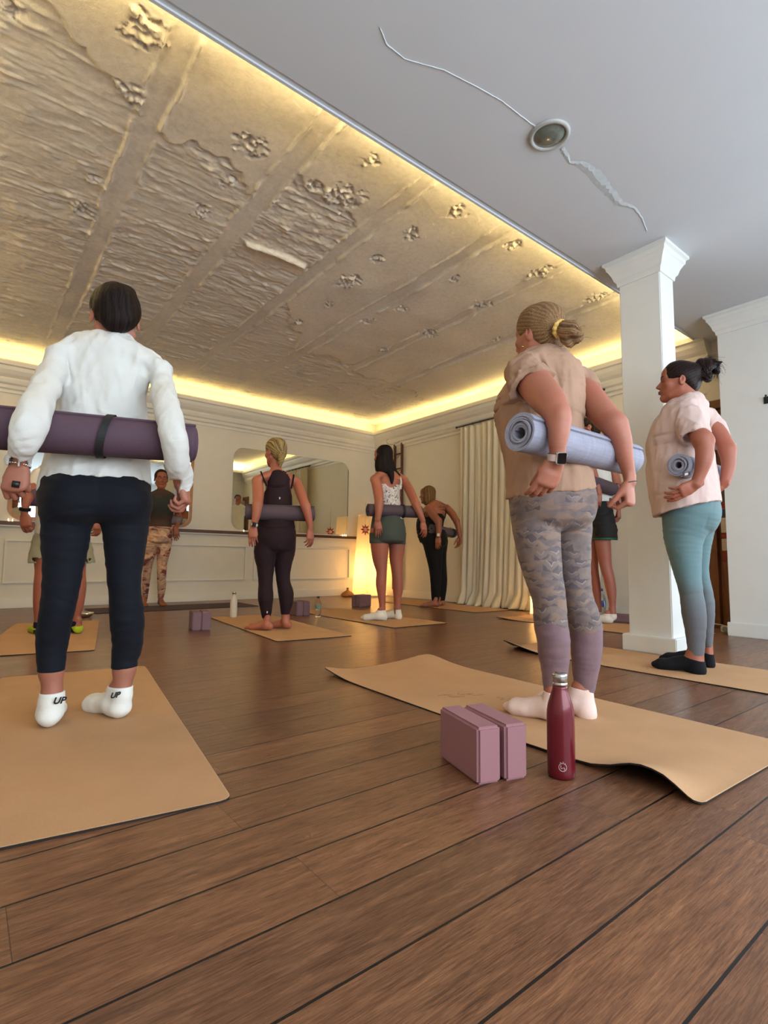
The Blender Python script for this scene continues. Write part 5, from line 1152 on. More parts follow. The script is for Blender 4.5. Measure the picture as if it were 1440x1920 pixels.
def person_bob():
    s = dict(yaw=122, hyaw=116, head=(802, 928, .0), hs=.98, hpitch=.0, skin=(160, 100, 70),
        ll=[(812, 1015, 20, -.07, 1.0), (814, 1040, 16, -.07, 1.1), (816, 1062, 12.5, -.06, 1.1), (817, 1085, 10.5, -.06, 1.1), (817, 1108, 9, -.06, 1), (816, 1127, 6.5, -.06, 1)],
        rl=[(826, 1015, 14, .07, 1.3), (826, 1040, 11, .07, 1.3), (828, 1065, 9.5, .07, 1.3), (829, 1088, 9.5, .07, 1.2), (829, 1108, 8, .07, 1.1), (828, 1125, 6, .07, 1)],
        hips=[(808, 980, 24, 0, 1.1), (809, 995, 26, 0, 1.1), (814, 1012, 24, 0, 1.15), (817, 1024, 21, 0, 1.15)], but=[(823, 1008, .0, 15, 15, 1.6)],
        torso=[(815, 946, 11, 0, 1.3), (816, 955, 20, 0, 1.3), (811, 968, 23, 0, 1.2), (806, 982, 25, 0, 1.1), (806, 998, 24, 0, 1.1), (812, 1012, 24, 0, 1.15)],
        yoke=[(804, 955, 8, -.15, 1.2), (812, 947, 9, -.06, 1.3), (820, 946, 8, .0, 1.3), (836, 952, 6.5, .14, 1.2)],
        neck=[(806, 936, 6.5, 0, 1), (811, 946, 8.5, 0, 1.1)], tight=True,
        uL=[(804, 956, 8, -.16, 1.1), (813, 967, 8, -.22, 1), (822, 978, 7, -.28, 1)], fL=[(822, 976, 7, -.28, 1), (823, 990, 6, -.30, 1), (822, 1004, 4.5, -.30, 1)],
        uR=[(838, 953, 7, .15, 1.1), (848, 964, 7, .11, 1), (856, 978, 6, .05, 1)], fR=[(856, 977, 6, .05, 1), (860, 992, 5, .03, 1), (862, 1006, 3.8, .02, 1)],
        hL=((822, 1007, -.30), (821, 1032, -.30), (-1, 0, .3), 1, (.2, .3, .2)), hR=((862, 1009, .02), (859, 1032, .02), (-.5, .8, 0), -1, (.4, .4, .3)),
        feet=[(4.86, 5.00, 140, [(816, 1120, 5.2, -.06, 1), (816, 1128, 5.5, -.06, 1), (817, 1134, 5.5, -.07, 1)]), (4.99, 5.08, 138, [(828, 1118, 5, .07, 1), (828, 1126, 5.3, .07, 1), (829, 1132, 5.5, .06, 1)])], bare=True,
        hem=((816, 1129, -.06), (828, 1126, .07)), waist=(814, 994, 0), pants=BLK, top=BLK, top_name='tank_top', tophem=(812, 1018, 0), toptop=(812, 964, -.05), tf=.0008,
        tcut=[(829, 958, -.02, 13, 12, 1.5), (800, 958, -.18, 7, 12, 1.2)],
        straps=[[(813, 943, 1.3, -.09, .8), (820, 952, 1.3, -.10, .8), (826, 966, 2, -.08, .8)], [(833, 949, 1.3, .06, .8), (836, 960, 1.3, .03, .8), (833, 971, 2, .0, .8)]],
        hair=hairmat('honey_brown_hair', srgb(74, 52, 32), srgb(128, 96, 58)), pole=(804, 910, 0), cap=[((0, -.014, .036), (.084, .098, .092)), ((0, -.020, -.03), (.090, .088, .085)), ((0, -.02, -.08), (.090, .086, .085))],
        hcut=[((0, .135, -.035), (.066, .075, .12)), ((0, 0, -.195), (.14, .14, .05))])
    F, W, ax = quick((4.95, 5.14), .0075, 'woman with a honey-brown bob in a black strappy top and leggings', s)
    watch(F, F.pt(822, 1003, -.30), F.pt(822, 1007, -.30)-F.pt(823, 990, -.30), .027, plain('steel_band', srgb(150, 146, 138), .3, Metallic=.8), plain('watch_face', srgb(190, 186, 176), .3))
    mat_roll(F.pt(809, 991, -.22), F.pt(851, 1000, .22), .064, plain('grey_mat', srgb(84, 74, 76), .8), 'grey rolled mat under the arm of the woman with the honey-brown bob', ang0=1.0, core=.018, strap=[(.46, 0)])
person_bob()

# instructor, facing the class
TIE = N('tie_dye_jersey', .8); _v = TIE.co((1, 1, 1.8)); _n = TIE.noise(_v, 4, 3, .55, 1.2); _n2 = TIE.noise(TIE.co((1, 1, 3)), 5, 3, .6, .8)
TIE.color(TIE.mix(TIE.ramp(_n2, [(.46, (0,)*3), (.56, (.85,)*3)]), TIE.ramp(_n, [(.34, srgb(66, 46, 58)), (.44, srgb(120, 44, 46)), (.52, srgb(196, 154, 122)), (.62, srgb(214, 178, 142)), (.72, srgb(142, 66, 60))]), TIE.ramp(_n, [(.4, srgb(206, 172, 140)), (.6, srgb(98, 74, 78))]))); TIE = TIE.m
OMB = N('dark_ombre_knit', .8); _s = OMB.n('SeparateXYZ'); OMB.l(OMB.co(), _s.inputs[0]); OMB.color(OMB.ramp(_s.outputs[2], [(.98, srgb(64, 34, 28)), (1.0, srgb(64, 34, 28))]))
_z = OMB.math('DIVIDE', OMB.math('SUBTRACT', _s.outputs[2], 1.0), .5)
OMB.color(OMB.ramp(_z, [(.0, srgb(74, 44, 34)), (.3, srgb(34, 34, 30)), (.65, srgb(26, 36, 34)), (.95, srgb(78, 44, 32))])); OMB = OMB.m
def person_instructor():
    s = dict(yaw=262, hyaw=262, head=(302, 899, .0), hs=1.0, hpitch=-.05, skin=(166, 100, 70), face=(srgb(40, 26, 22), srgb(140, 70, 62)),
        ll=[(289, 1010, 14, 0, 1), (283, 1030, 12.5, 0, 1), (278, 1055, 9, 0, 1), (275, 1080, 7.5, .0, 1), (273, 1100, 7, .02, 1), (272, 1123, 4.5, .02, 1)],
        rl=[(309, 1010, 14, 0, 1), (307, 1030, 13, 0, 1), (304, 1055, 10, 0, 1), (303, 1082, 8.5, 0, 1), (303, 1102, 8, .02, 1), (301, 1124, 5, .02, 1)],
        hips=[(300, 980, 21, 0, .8), (300, 998, 24.5, 0, .8), (299, 1014, 24, 0, .85)],
        torso=[(300, 920, 9, 0, 1), (302, 930, 20, 0, .7), (303, 945, 25, -.02, .75), (303, 960, 23, -.02, .75), (302, 975, 20, 0, .75), (301, 990, 21, 0, .78), (300, 1002, 23, 0, .8)],
        yoke=[(274, 936, 6.5, 0, 1.3), (288, 928, 7, 0, 1.3), (302, 926, 7, 0, 1.3), (316, 929, 7, 0, 1.3), (327, 936, 6.5, 0, 1.3)],
        neck=[(302, 912, 7, 0, 1), (302, 925, 8, 0, 1)], tight=False, tf=.001,
        sL=[(273, 938, 8, 0, 1.1), (269, 952, 8, .03, 1), (267, 962, 8, .06, 1)], sR=[(328, 938, 8, 0, 1.1), (332, 950, 8, .04, 1), (334, 960, 8, .07, 1)],
        uL=[(273, 940, 6, .0, 1), (266, 965, 6, .10, 1)], fL=[(266, 963, 6, .10, 1), (268, 980, 5, .06, 1), (270, 994, 4, .02, 1)],
        uR=[(328, 940, 6, .0, 1), (334, 968, 6, .10, 1)], fR=[(334, 966, 6, .10, 1), (333, 980, 5, .05, 1), (328, 993, 4, .0, 1)],
        hR=((329, 991, .0), (332, 1012, -.03), (-1, .3, .3), 1, (.25, .35, .3)), hL=((270, 994, .02), (272, 1014, 0), (-1, 0, 0), -1, (.25, .35, .3)),
        feet=[(1.77, 7.02, 262, [(272, 1118, 3.8, .02, 1), (272, 1127, 4, .02, 1)]), (1.97, 7.03, 268, [(301, 1118, 4.2, .02, 1), (301, 1128, 4.4, .02, 1)])], bare=True,
        hem=((272, 1124, 0), (301, 1122, 0)), waist=(300, 988, 0), pants=TIE, top=OMB, top_name='top', tophem=(300, 1000, 0),
        tcut=[(302, 913, 0, 7, 5, 1)], hair=hairmat('dark_hair', srgb(14, 10, 9), srgb(44, 30, 24)), hcut=[((0, .120, -.045), (.062, .085, .108)), ((-.085, .0, -.05), (.03, .04, .04)), ((.085, .0, -.05), (.03, .04, .04))], pole=(302, 880, .1), cap=[((0, -.006, .040), (.080, .100, .092))])
    F, W, ax = quick((1.87, 6.97), .0075, 'barefoot instructor facing the class in a dark top and tie-dye leggings', s)
    mat_roll(F.pt(262, 975, .075), F.pt(341, 976, .075), .060, plain('mauve_grey_mat', srgb(110, 96, 102), .8), 'grey rolled mat behind the back of the instructor in tie-dye leggings', core=.018)
person_instructor()

def person_shorts():
    kh = cloth('khaki_cotton', srgb(150, 144, 118), .85, .05)
    s = dict(yaw=92, hyaw=92, head=(118, 838, .0), hs=1.05, hpitch=-.2, skin=(178, 108, 80),
        ll=[(84, 1030, 24, 0, 1), (81, 1070, 17, 0, 1), (77, 1100, 15.5, -.01, 1.1), (76, 1130, 15, -.01, 1.1), (73, 1160, 10, 0, 1), (72, 1176, 8.5, 0, 1)],
        rl=[(142, 1030, 24, 0, 1), (147, 1070, 15, 0, 1), (147, 1100, 16, -.01, 1.1), (146, 1130, 13, -.01, 1.1), (143, 1155, 9.5, 0, 1), (142, 1170, 8.5, 0, 1)],
        hips=[(115, 975, 44, 0, .65), (114, 1000, 48, 0, .7), (113, 1022, 50, 0, .7)],
        torso=[(118, 868, 18, 0, .9), (118, 880, 42, 0, .6), (118, 905, 48, 0, .6), (117, 940, 49, 0, .62), (116, 975, 50, 0, .64), (115, 1002, 51, 0, .68)],
        yoke=[(72, 892, 10, 0, 1.4), (95, 876, 13, 0, 1.5), (118, 872, 14, 0, 1.5), (142, 878, 13, 0, 1.5), (164, 894, 10, 0, 1.4)], neck=[(118, 852, 13, 0, 1), (118, 872, 15, 0, 1)], tf=.004,
        sL=[(74, 888, 13, -.02, 1.1), (68, 905, 14, -.07, 1), (66, 921, 14, -.11, 1)], sR=[(163, 890, 13, -.02, 1.1), (170, 908, 14, -.07, 1), (173, 924, 14, -.11, 1)],
        uL=[(74, 890, 10, -.02, 1), (63, 915, 9.5, -.12, 1), (53, 935, 9.5, -.19, 1)], fL=[(53, 932, 9.5, -.19, 1), (48, 948, 8, -.20, 1), (46, 962, 6, -.19, 1)],
        uR=[(164, 892, 10, -.02, 1), (172, 915, 9.5, -.12, 1), (178, 935, 9, -.19, 1)], fR=[(178, 932, 9, -.19, 1), (183, 952, 8, -.20, 1), (184, 970, 6, -.19, 1)],
        hL=((46, 964, -.19), (51, 1002, -.19), (-.8, -.6, 0), 1, (.5, .7, .5)), hR=((184, 970, -.19), (182, 1004, -.19), (-.8, .6, 0), -1, (.4, .6, .4)), hsc=1.05,
        feet=[(.485, 4.83, 95, [(72, 1165, 7.5, 0, 1), (71, 1178, 8, 0, 1)]), (.735, 4.74, 92, [(142, 1160, 7.5, 0, 1), (142, 1174, 8, 0, 1)])],
        shorts=[[(86, 1005, 24, 0, .9), (82, 1035, 27, 0, .9), (80, 1057, 28, 0, .9)], [(142, 1005, 24, 0, .9), (148, 1035, 27, 0, .9), (152, 1059, 28, 0, .9)]], shortcut=[[(81, 1048, 25, 0, .9), (79, 1070, 26, 0, .9)], [(150, 1050, 25, 0, .9), (152, 1072, 26, 0, .9)]], pants_name='shorts', pants_full=False, pf=.003,
        waist=(115, 985, 0), pants=kh, top=cloth('off_white_cotton', srgb(214, 206, 192), .85, .03), tophem=(116, 1003, 0), hair=hairmat('dark_short_hair', srgb(20, 14, 12), srgb(60, 44, 34)),
        sock=cloth('lime_toe_sock', srgb(168, 190, 40), .8, .1), sockz=(.062, .062), sock_name='shoe')
    F, W, ax = quick((.61, 4.80), .0085, 'person in khaki shorts and lime shoes, half hidden behind the person in navy leggings', s)
    for (x, y) in ((72, 1172), (142, 1170)):
        F.mesh('sock', [U(F.chain([(x, y-5, 9.5, 0, 1), (x, y+5, 9.5, 0, 1), (x, y+14, 9.8, .0, 1)], flat=True), 0)], cloth('navy_knit', srgb(24, 28, 44), .9), h=.006)
    band(F, F.pt(47, 955, -.197), F.pt(46, 962, -.19)-F.pt(48, 948, -.20), .036, .012, BLK, 'wristband')
    mat_roll(F.pt(42, 932, -.135), F.pt(196, 934, -.135), .070, PURPLE, 'plum rolled mat behind the back of the person in khaki shorts', core=.018)
person_shorts()

def person_black_shorts():
    GRN = N('black_shorts_green_hem', .8); s_ = GRN.n('SeparateXYZ'); GRN.l(GRN.co(), s_.inputs[0]); GRN.color(GRN.mix(GRN.math('LESS_THAN', s_.outputs[2], .845), srgb(16, 16, 18), srgb(28, 92, 60)))
    s = dict(yaw=104, hyaw=106, head=(1106, 805, .0), hs=1.06, hpitch=.0, skin=(182, 116, 96),
        ll=[(1130, 1015, 16, -.06, 1), (1133, 1040, 14, -.06, 1), (1136, 1062, 12, -.06, 1), (1142, 1085, 11.5, -.07, 1.1), (1146, 1108, 10.5, -.07, 1), (1148, 1130, 7.5, -.07, 1), (1148, 1152, 7, -.07, 1)],
        rl=[(1112, 1015, 12, .08, 1), (1112, 1045, 10.5, .08, 1), (1113, 1070, 10, .08, 1), (1117, 1095, 9.5, .08, 1), (1120, 1118, 8, .08, 1), (1122, 1145, 6, .08, 1)],
        hips=[(1124, 945, 22, 0, 1.1), (1126, 965, 25, 0, 1.15), (1127, 985, 26, 0, 1.15)],
        torso=[(1112, 828, 12, 0, 1.1), (1112, 838, 24, 0, 1.2), (1114, 858, 28, 0, 1.2), (1117, 880, 27, 0, 1.1), (1121, 905, 26, 0, 1.1), (1125, 930, 26, 0, 1.1), (1126, 945, 26, 0, 1.1)],
        yoke=[(1098, 843, 9, -.16, 1.2), (1108, 835, 11, -.05, 1.3), (1116, 834, 11, .05, 1.3), (1128, 842, 9, .16, 1.2)], neck=[(1108, 815, 9, 0, 1), (1111, 832, 11, 0, 1)], tf=.004,
        sL=[(1098, 846, 10, -.16, 1.1), (1101, 858, 11, -.2, 1), (1104, 868, 11, -.24, 1)], sR=[(1130, 844, 9, .16, 1.1), (1136, 856, 10, .14, 1), (1141, 867, 10, .12, 1)],
        uL=[(1098, 848, 8, -.17, 1), (1110, 880, 8, -.28, 1)], fL=[(1110, 878, 8, -.28, 1), (1118, 905, 7, -.30, 1), (1122, 925, 5.5, -.30, 1)],
        uR=[(1130, 846, 8, .16, 1), (1142, 868, 8.5, .12, 1), (1153, 890, 8, .06, 1)], fR=[(1153, 888, 8.5, .06, 1), (1159, 915, 7.5, .02, 1), (1161, 950, 5.5, .0, 1)],
        hR=((1161, 955, .0), (1160, 992, .0), (-.7, .7, 0), -1, (.5, .7, .5)), hL=((1122, 925, -.30), (1118, 950, -.30), (-1, 0, 0), 1, (.3, .4, .3)), hsc=1.05,
        feet=[(5.04, 2.76, 108, [(1148, 1142, 6.3, -.07, 1), (1149, 1156, 7, -.07, 1)]), (5.24, 3.0, 108, [(1122, 1135, 5.5, .08, 1), (1122, 1148, 6, .08, 1)])],
        shorts=[[(1130, 970, 22, -.05, 1), (1134, 995, 23, -.05, 1.1), (1135, 1012, 24, -.05, 1.1)], [(1116, 970, 18, .07, 1.2), (1116, 995, 19, .08, 1.2), (1117, 1010, 20, .08, 1.2)]], shortcut=[[(1134, 1004, 21, -.05, 1.1), (1136, 1022, 21, -.05, 1.1)]], pants_name='shorts', pants_full=False, pf=.004,
        waist=(1125, 935, 0), pants=GRN.m, top=cloth('white_tee', srgb(222, 222, 218), .85, .03), tophem=(1125, 943, 0), hair=hairmat('dark_crop', srgb(22, 16, 14), srgb(64, 48, 40)),
        sock=cloth('white_ankle_knit', srgb(220, 212, 200), .9, .03), sockz=(.10, .10))
    F, W, ax = quick((5.10, 2.83), .008, 'tall person in black shorts with a green hem, behind the woman in beige', s)
    mat_roll(F.pt(1098, 899, -.36), F.pt(1150, 918, -.10), .068, GREYV, 'grey-purple rolled mat of the person in black shorts, seen beside the column', ang0=0, core=.018, strap=[(.40, 0)])
person_black_shorts()
# ================================================================== PROPS
# ---- cork mats lying on the floor
CORK = N('cork_mat_top', .75); _v = CORK.co(); _a = CORK.noise(_v, 420, 3, .7); _b = CORK.noise(_v, 5, 3)
CORK.color(CORK.mix(.5, CORK.ramp(_a, [(.3, srgb(170, 128, 90)), (.7, srgb(196, 156, 116))]), CORK.ramp(_b, [(.3, srgb(178, 136, 98)), (.7, srgb(192, 150, 110))]))); CORK.bump(_a, .25, .001); CORK.b.inputs['Specular IOR Level'].default_value = .25; CORK = CORK.m
DKMAT = matcloth('dark_aubergine_mat', srgb(60, 40, 46))
def floor_mat_(nl, ang, L, W, label, lift=None, top=CORK, under=BLACKP, group='yoga mats laid out on the floor', th=.0045, r=.03):
    a = math.radians(ang); f = Vector((math.cos(a), math.sin(a), 0)); rt = Vector((f.y, -f.x, 0))
    base = Vector((nl[0], nl[1], 0)); c = base+rt*W/2+f*L/2
    def grid(n, L_):
        e = [0, .004, .010, .018, .03]; m = [.03+(L_-.06)*k/n for k in range(1, n)]
        return e+m+[L_-q for q in e[::-1]]
    vs_, us = grid(60, L), grid(26, W); bm = bmesh.new(); T = []; B = []
    for v in vs_:
        d = min(v, L-v); ins = 0 if d >= r else r-math.sqrt(max(0, r*r-(r-d)**2)); rt_, rb_ = [], []
        for u in us:
            uu = ins+(W-2*ins)*u/W; z = lift(uu/W, v/L) if lift else 0; z += .0006*math.sin(uu*9+v*5)
            p = base+rt*uu+f*v-c; rt_.append(bm.verts.new((p.x, p.y, z+th+.001))); rb_.append(bm.verts.new((p.x, p.y, z+.0008)))
        T.append(rt_); B.append(rb_)
    n, m = len(vs_), len(us)
    for i in range(n-1):
        for j in range(m-1):
            q = bm.faces.new((T[i][j], T[i][j+1], T[i+1][j+1], T[i+1][j])); q.smooth = True
            q = bm.faces.new((B[i][j], B[i+1][j], B[i+1][j+1], B[i][j+1])); q.smooth = True; q.material_index = 1
    per = [(0, j) for j in range(m)]+[(i, m-1) for i in range(1, n)]+[(n-1, j) for j in range(m-2, -1, -1)]+[(i, 0) for i in range(n-2, 0, -1)]
    for (i, j), (k, l) in zip(per, per[1:]+per[:1]):
        q = bm.faces.new((B[i][j], B[k][l], T[k][l], T[i][j])); q.material_index = 1
    bmesh.ops.recalc_face_normals(bm, faces=bm.faces[:])
    me = bpy.data.meshes.new('yoga_mat'); bm.to_mesh(me); bm.free()
    o = link('yoga_mat', me, [top, under], label=label, cat='yoga mat', group=group); o.location = c; return o
G = lambda u, v, u0, v0, su, sv: math.exp(-((u-u0)/su)**2-((v-v0)/sv)**2)
def mark(parent, pts_list, w=.004):
    mb = MB(); c = parent.location
    for x, y, dx, dy in pts_list:
        d = Vector((dx, dy, 0)); n_ = Vector((-dy, dx, 0)).normalized()*w*.5; p = Vector((x, y, .0063))-c
        mb.prism([p-n_, p+d-n_*.4, p+d+n_*.4, p+n_], (0, 0, .0003))
    return mb.build('printed_mark', plain('faded_brown_print', srgb(128, 92, 60), .8), parent, kind='stuff')
rs_ = random.Random(8)
floor_mat_((-.075, 1.40), 82, 1.86, .645, 'cork mat under the person in white, left foreground')
floor_mat_((.06, 3.98), 79, 1.78, .65, 'cork mat under the person in khaki shorts')
floor_mat_((1.82, 3.54), 84.7, 1.83, .63, 'cork mat under the barefoot woman in maroon')
floor_mat_((3.03, 3.68), 90, 1.83, .67, 'cork mat under the woman in the floral camisole')
floor_mat_((4.72, 4.24), 89, 1.85, .66, 'cork mat under the woman with the bob, nearest the curtain')
def l6(u, v):
    hump = float(np.interp(v, [0, .012, .03, .05, .075, .10, .13, .16, .2], [.001, .006, .024, .040, .046, .038, .018, .005, 0]))*(.6*math.exp(-(max(0,u)/.12)**1.6)+.4*math.exp(-(u/.40)**2))*1.15
    wav = .006*math.sin(v*9)*max(0, 1-abs(v-.3)*3)
    return hump+max(0, wav)*math.exp(-(u/.5)**2)+.030*G(u, v, -.02, 1.02, .16, .10)+.03*G(u, v, 1.03, 1.0, .3, .10)
m6 = floor_mat_((1.470, .585), 88.2, 1.86, .735, 'wavy cork mat under the woman in petal-print leggings, near corner lifted', l6)
mk = []
for gx, gy, n_, ln in ((1.70, 1.74, 7, .05), (1.79, 1.70, 6, .05), (1.85, 1.56, 6, .045), (1.84, 1.43, 5, .05)):
    for k in range(n_): mk.append((gx+rs_.uniform(-.02, .02)+k*.006, gy-k*.012, rs_.uniform(.3, 1)*ln, rs_.uniform(-.02, .015)))
mark(m6, mk)
m7 = floor_mat_((2.965, .56), 90.2, 1.86, .655, 'cork mat under the woman in black socks, far corner curled up', lambda u, v: .060*G(u, v, -.03, 1.02, .17, .13)+.006*G(u, v, 1, 1, .3, .1))
mark(m7, [(3.08+rs_.uniform(-.03, .03)+.035*k, 1.50+rs_.uniform(-.04, .04), rs_.uniform(.01, .04), rs_.uniform(-.02, .02)) for k in range(9)], .003)
floor_mat_((4.45, 1.86), 90, 1.86, .70, 'cork mat under the person in black shorts, left edge reaching behind the column', lambda u, v: .018*G(u, v, -.02, 1.02, .2, .1))
floor_mat_((1.12, 6.30), 90, .66, 1.86, 'dark aubergine mat laid sideways under the instructor', top=DKMAT)

# ---- foam yoga blocks
PINK = matcloth('mauve_foam', srgb(150, 104, 108), .3, 260, .05); PINKD = matcloth('dusty_purple_foam', srgb(122, 92, 98), .3, 260, .05)
def block(x, y, ang, label, mat, l=.225, w=.074, h=.150, z=0, group='yoga blocks on the floor'):
    mb = MB(); mb.box(0, l, -w, 0, 0, h); es = mb.bm.edges[:]
    bmesh.ops.bevel(mb.bm, geom=es, offset=.007, segments=3, affect='EDGES')
    for f in mb.bm.faces: f.smooth = False
    o = mb.build('yoga_block', mat, label=label, cat='yoga block', group=group); o.location = (x, y, z+.0005); o.rotation_euler = (0, 0, math.radians(ang)); return o
block(1.121, 1.000, 73, 'large pink foam block, left one of the pair beside the red bottle', PINK, w=.073)
block(1.202, .972, 74, 'large pink foam block next to the red bottle, right one of the pair', PINK, w=.073)
a_ = 78
block(1.512, 4.455, a_, 'left block of the dusty purple pair beside the steel-capped white bottle', PINKD)
block(1.512+.0765*math.sin(math.radians(a_)), 4.455-.0765*math.cos(math.radians(a_)), a_, 'right block of the dusty purple pair beside the white bottle', PINKD)
block(2.80, 5.02, 84, 'left block of the pair behind the calves of the woman in maroon', PINKD)
block(2.877, 5.01, 84, 'right block of the pair behind the woman in maroon', PINKD)
block(3.975, 5.60, 15, 'near block of the pair lying next to the cork pouch', PINKD, w=.075, l=.225)
block(3.975-.0765*math.sin(math.radians(15)), 5.60+.0765*math.cos(math.radians(15)), 15, 'far block of the pair next to the cork pouch', PINKD)
block(5.27, 2.88, 10, 'single purple block by the column foot in front of the large water bottle', PINKD, l=.15, w=.225, h=.075)

# ---- bottles
def steel_bottle(x, y, s, label, body, cap, z=0):
    r = empty('water_bottle', (x, y, z), label=label, cat='bottle', group='swing-shaped steel water bottles')
    P = [(.030, 0), (.0345, .002), (.0375, .008), (.038, .02), (.038, .165), (.0372, .180), (.034, .198), (.028, .218), (.0225, .234), (.0205, .244), (.0202, .250)]
    MB().lathe([(a*s, b*s) for a, b in P], seg=48).build('bottle_body', body, r)
    C = [(.0208, .2505), (.0212, .254), (.0212, .258), (.0205, .2585), (.0205, .2605), (.0212, .261), (.0212, .279), (.0200, .2825), (.017, .285), (.006, .2862)]
    MB().lathe([(a*s, b*s) for a, b in C], seg=40).build('bottle_cap', cap, r); return r
RED = N('red_lacquer', .32, srgb(104, 14, 28), Metallic=.2); RED.bump(RED.noise(RED.co(), 900, 2), .12, .0006); RED.b.inputs['Coat Weight'].default_value = .3; RED = RED.m
rb = steel_bottle(1.362, .905, 1.0, 'tall red steel bottle with a silver cap standing beside the pink blocks', RED, CHROME); rb['group'] = 'steel drinking bottles'
WHM = plain('white_print', srgb(226, 206, 204), .5)
def on_bottle(pts, w, parent, R=.0381):
    """a line printed on the bottle: pts = (angle offset m, height)"""
    mb = MB(); va = math.atan2(-.905, -1.362)+.10; q = []
    for u, z in pts: t = va+u/R; q.append((R*math.cos(t), R*math.sin(t), z))
    mb.tube(q, w, 6); return mb
for nm, pts, w in (('logo', [(.0105*math.cos(t), .037+.0105*math.sin(t)) for t in [2*math.pi*k/28 for k in range(29)]], .00055),
                   ('logo_letter', [(-.005, .042), (-.005, .034), (-.002, .033), (0, .037), (.0015, .034), (.003, .037), (.005, .035), (.0052, .031), (.002, .030)], .00055),
                   ('logo_letter', [(-.0075, .047), (-.006, .050), (-.004, .0488)], .0004), ('logo_letter', [(-.001, .0503), (.001, .052), (.003, .0505)], .0004), ('logo_letter', [(.006, .048), (.0075, .047)], .0004)):
    on_bottle(pts, w, rb).build(nm, WHM, rb)
wb = steel_bottle(2.19, 5.23, .92, 'white steel bottle with a silver cap standing at the far edge of a cork mat', plain('white_enamel', srgb(214, 206, 192), .4), CHROME, .0); wb['group'] = 'steel drinking bottles'
CLEAR = N('clear_plastic', .08, (.93, .96, .97)); CLEAR.b.inputs['Transmission Weight'].default_value = 1.0; CLEAR.b.inputs['IOR'].default_value = 1.25; CLEAR = CLEAR.m
def pet(x, y, s, label, lab, capc):
    r = empty('plastic_bottle', (x, y, 0), label=label, cat='bottle', group='clear plastic water bottles')
    P = [(.024, 0), (.030, .004), (.032, .012), (.031, .03), (.032, .045), (.0305, .06), (.032, .075), (.032, .13), (.031, .145), (.024, .165), (.014, .186), (.0125, .195), (.0125, .20)]
    MB().lathe([(a*s, b*s) for a, b in P], seg=28).build('bottle_body', CLEAR, r)
    MB().lathe([(.0325*s, .085*s), (.0328*s, .087*s), (.0328*s, .126*s), (.0325*s, .128*s)], seg=28).build('bottle_label', lab, r)
    MB().lathe([(.0145*s, .196*s), (.0148*s, .198*s), (.0148*s, .212*s), (.0135*s, .2145*s)], seg=24).build('bottle_cap', capc, r)
pet(2.94, 4.82, 1.0, 'small clear plastic bottle beside the purple pair behind the woman in maroon', plain('pale_green_label', srgb(110, 130, 110), .5), plain('dark_cap', srgb(40, 40, 48), .5))
BL = N('blue_label', .5); _w = BL.n('TexWave'); BL.l(BL.co((1, 1, 1)), _w.inputs[0]); _w.inputs['Scale'].default_value = 9; _w.inputs['Distortion'].default_value = 4; BL.color(BL.ramp(_w.outputs['Fac'], [(.5, srgb(34, 44, 110)), (.7, srgb(190, 200, 220))]))
pet(5.46, 2.88+.22, 1.5, 'large clear bottle with a blue cap and label, between the column and a purple block', BL.m, plain('blue_cap', srgb(40, 44, 100), .5))
bw = empty('bowl', (.99, 6.02, 0), label='small metal bowl on the floor in front of the instructor\'s dark mat', cat='bowl')
MB().lathe([(.028, 0), (.050, .010), (.066, .030), (.070, .048), (.066, .048), (.060, .030), (.046, .014), (.005, .010)], seg=32).build('bowl_body', SILVER, bw)

# ---- ladder rail fixed to the wall, with wire hoops
lad = empty('wall_ladder', (5.70, 6.805, 0.12), label='dark wooden ladder rack with wire hoops fixed to the wall near the corner', cat='ladder')
for yy in (-.095, .095):
    MB().box(-.055, -.020, yy-.021, yy+.021, 0.0, 2.56+(.03 if yy < 0 else 0), .004).build('side_rail', DARKWOOD, lad)
for k in range(10):
    z = .25+k*.2535; MB().tube([(-.038, -.075, z), (-.038, .075, z)], .011, 10).build('rung', DARKWOOD, lad)
    mb = MB(); mb.tube([(-.05, -.075, z), (-.07, -.07, z-.045), (-.085, -.045, z-.075), (-.09, 0, z-.085), (-.085, .045, z-.075), (-.07, .07, z-.045), (-.05, .075, z)], .0028, 6)
    mb.build('wire_hoop', BLACKM, lad)
    if k % 2 == 1:
        mb = MB(); mb.tube([(-.05, .116, z+.03), (-.10, .17, z+.03), (-.13, .215, z), (-.12, .21, z-.05), (-.08, .17, z-.075), (-.05, .116, z-.075)], .0026, 6); mb.build('wire_hoop', BLACKM, lad)

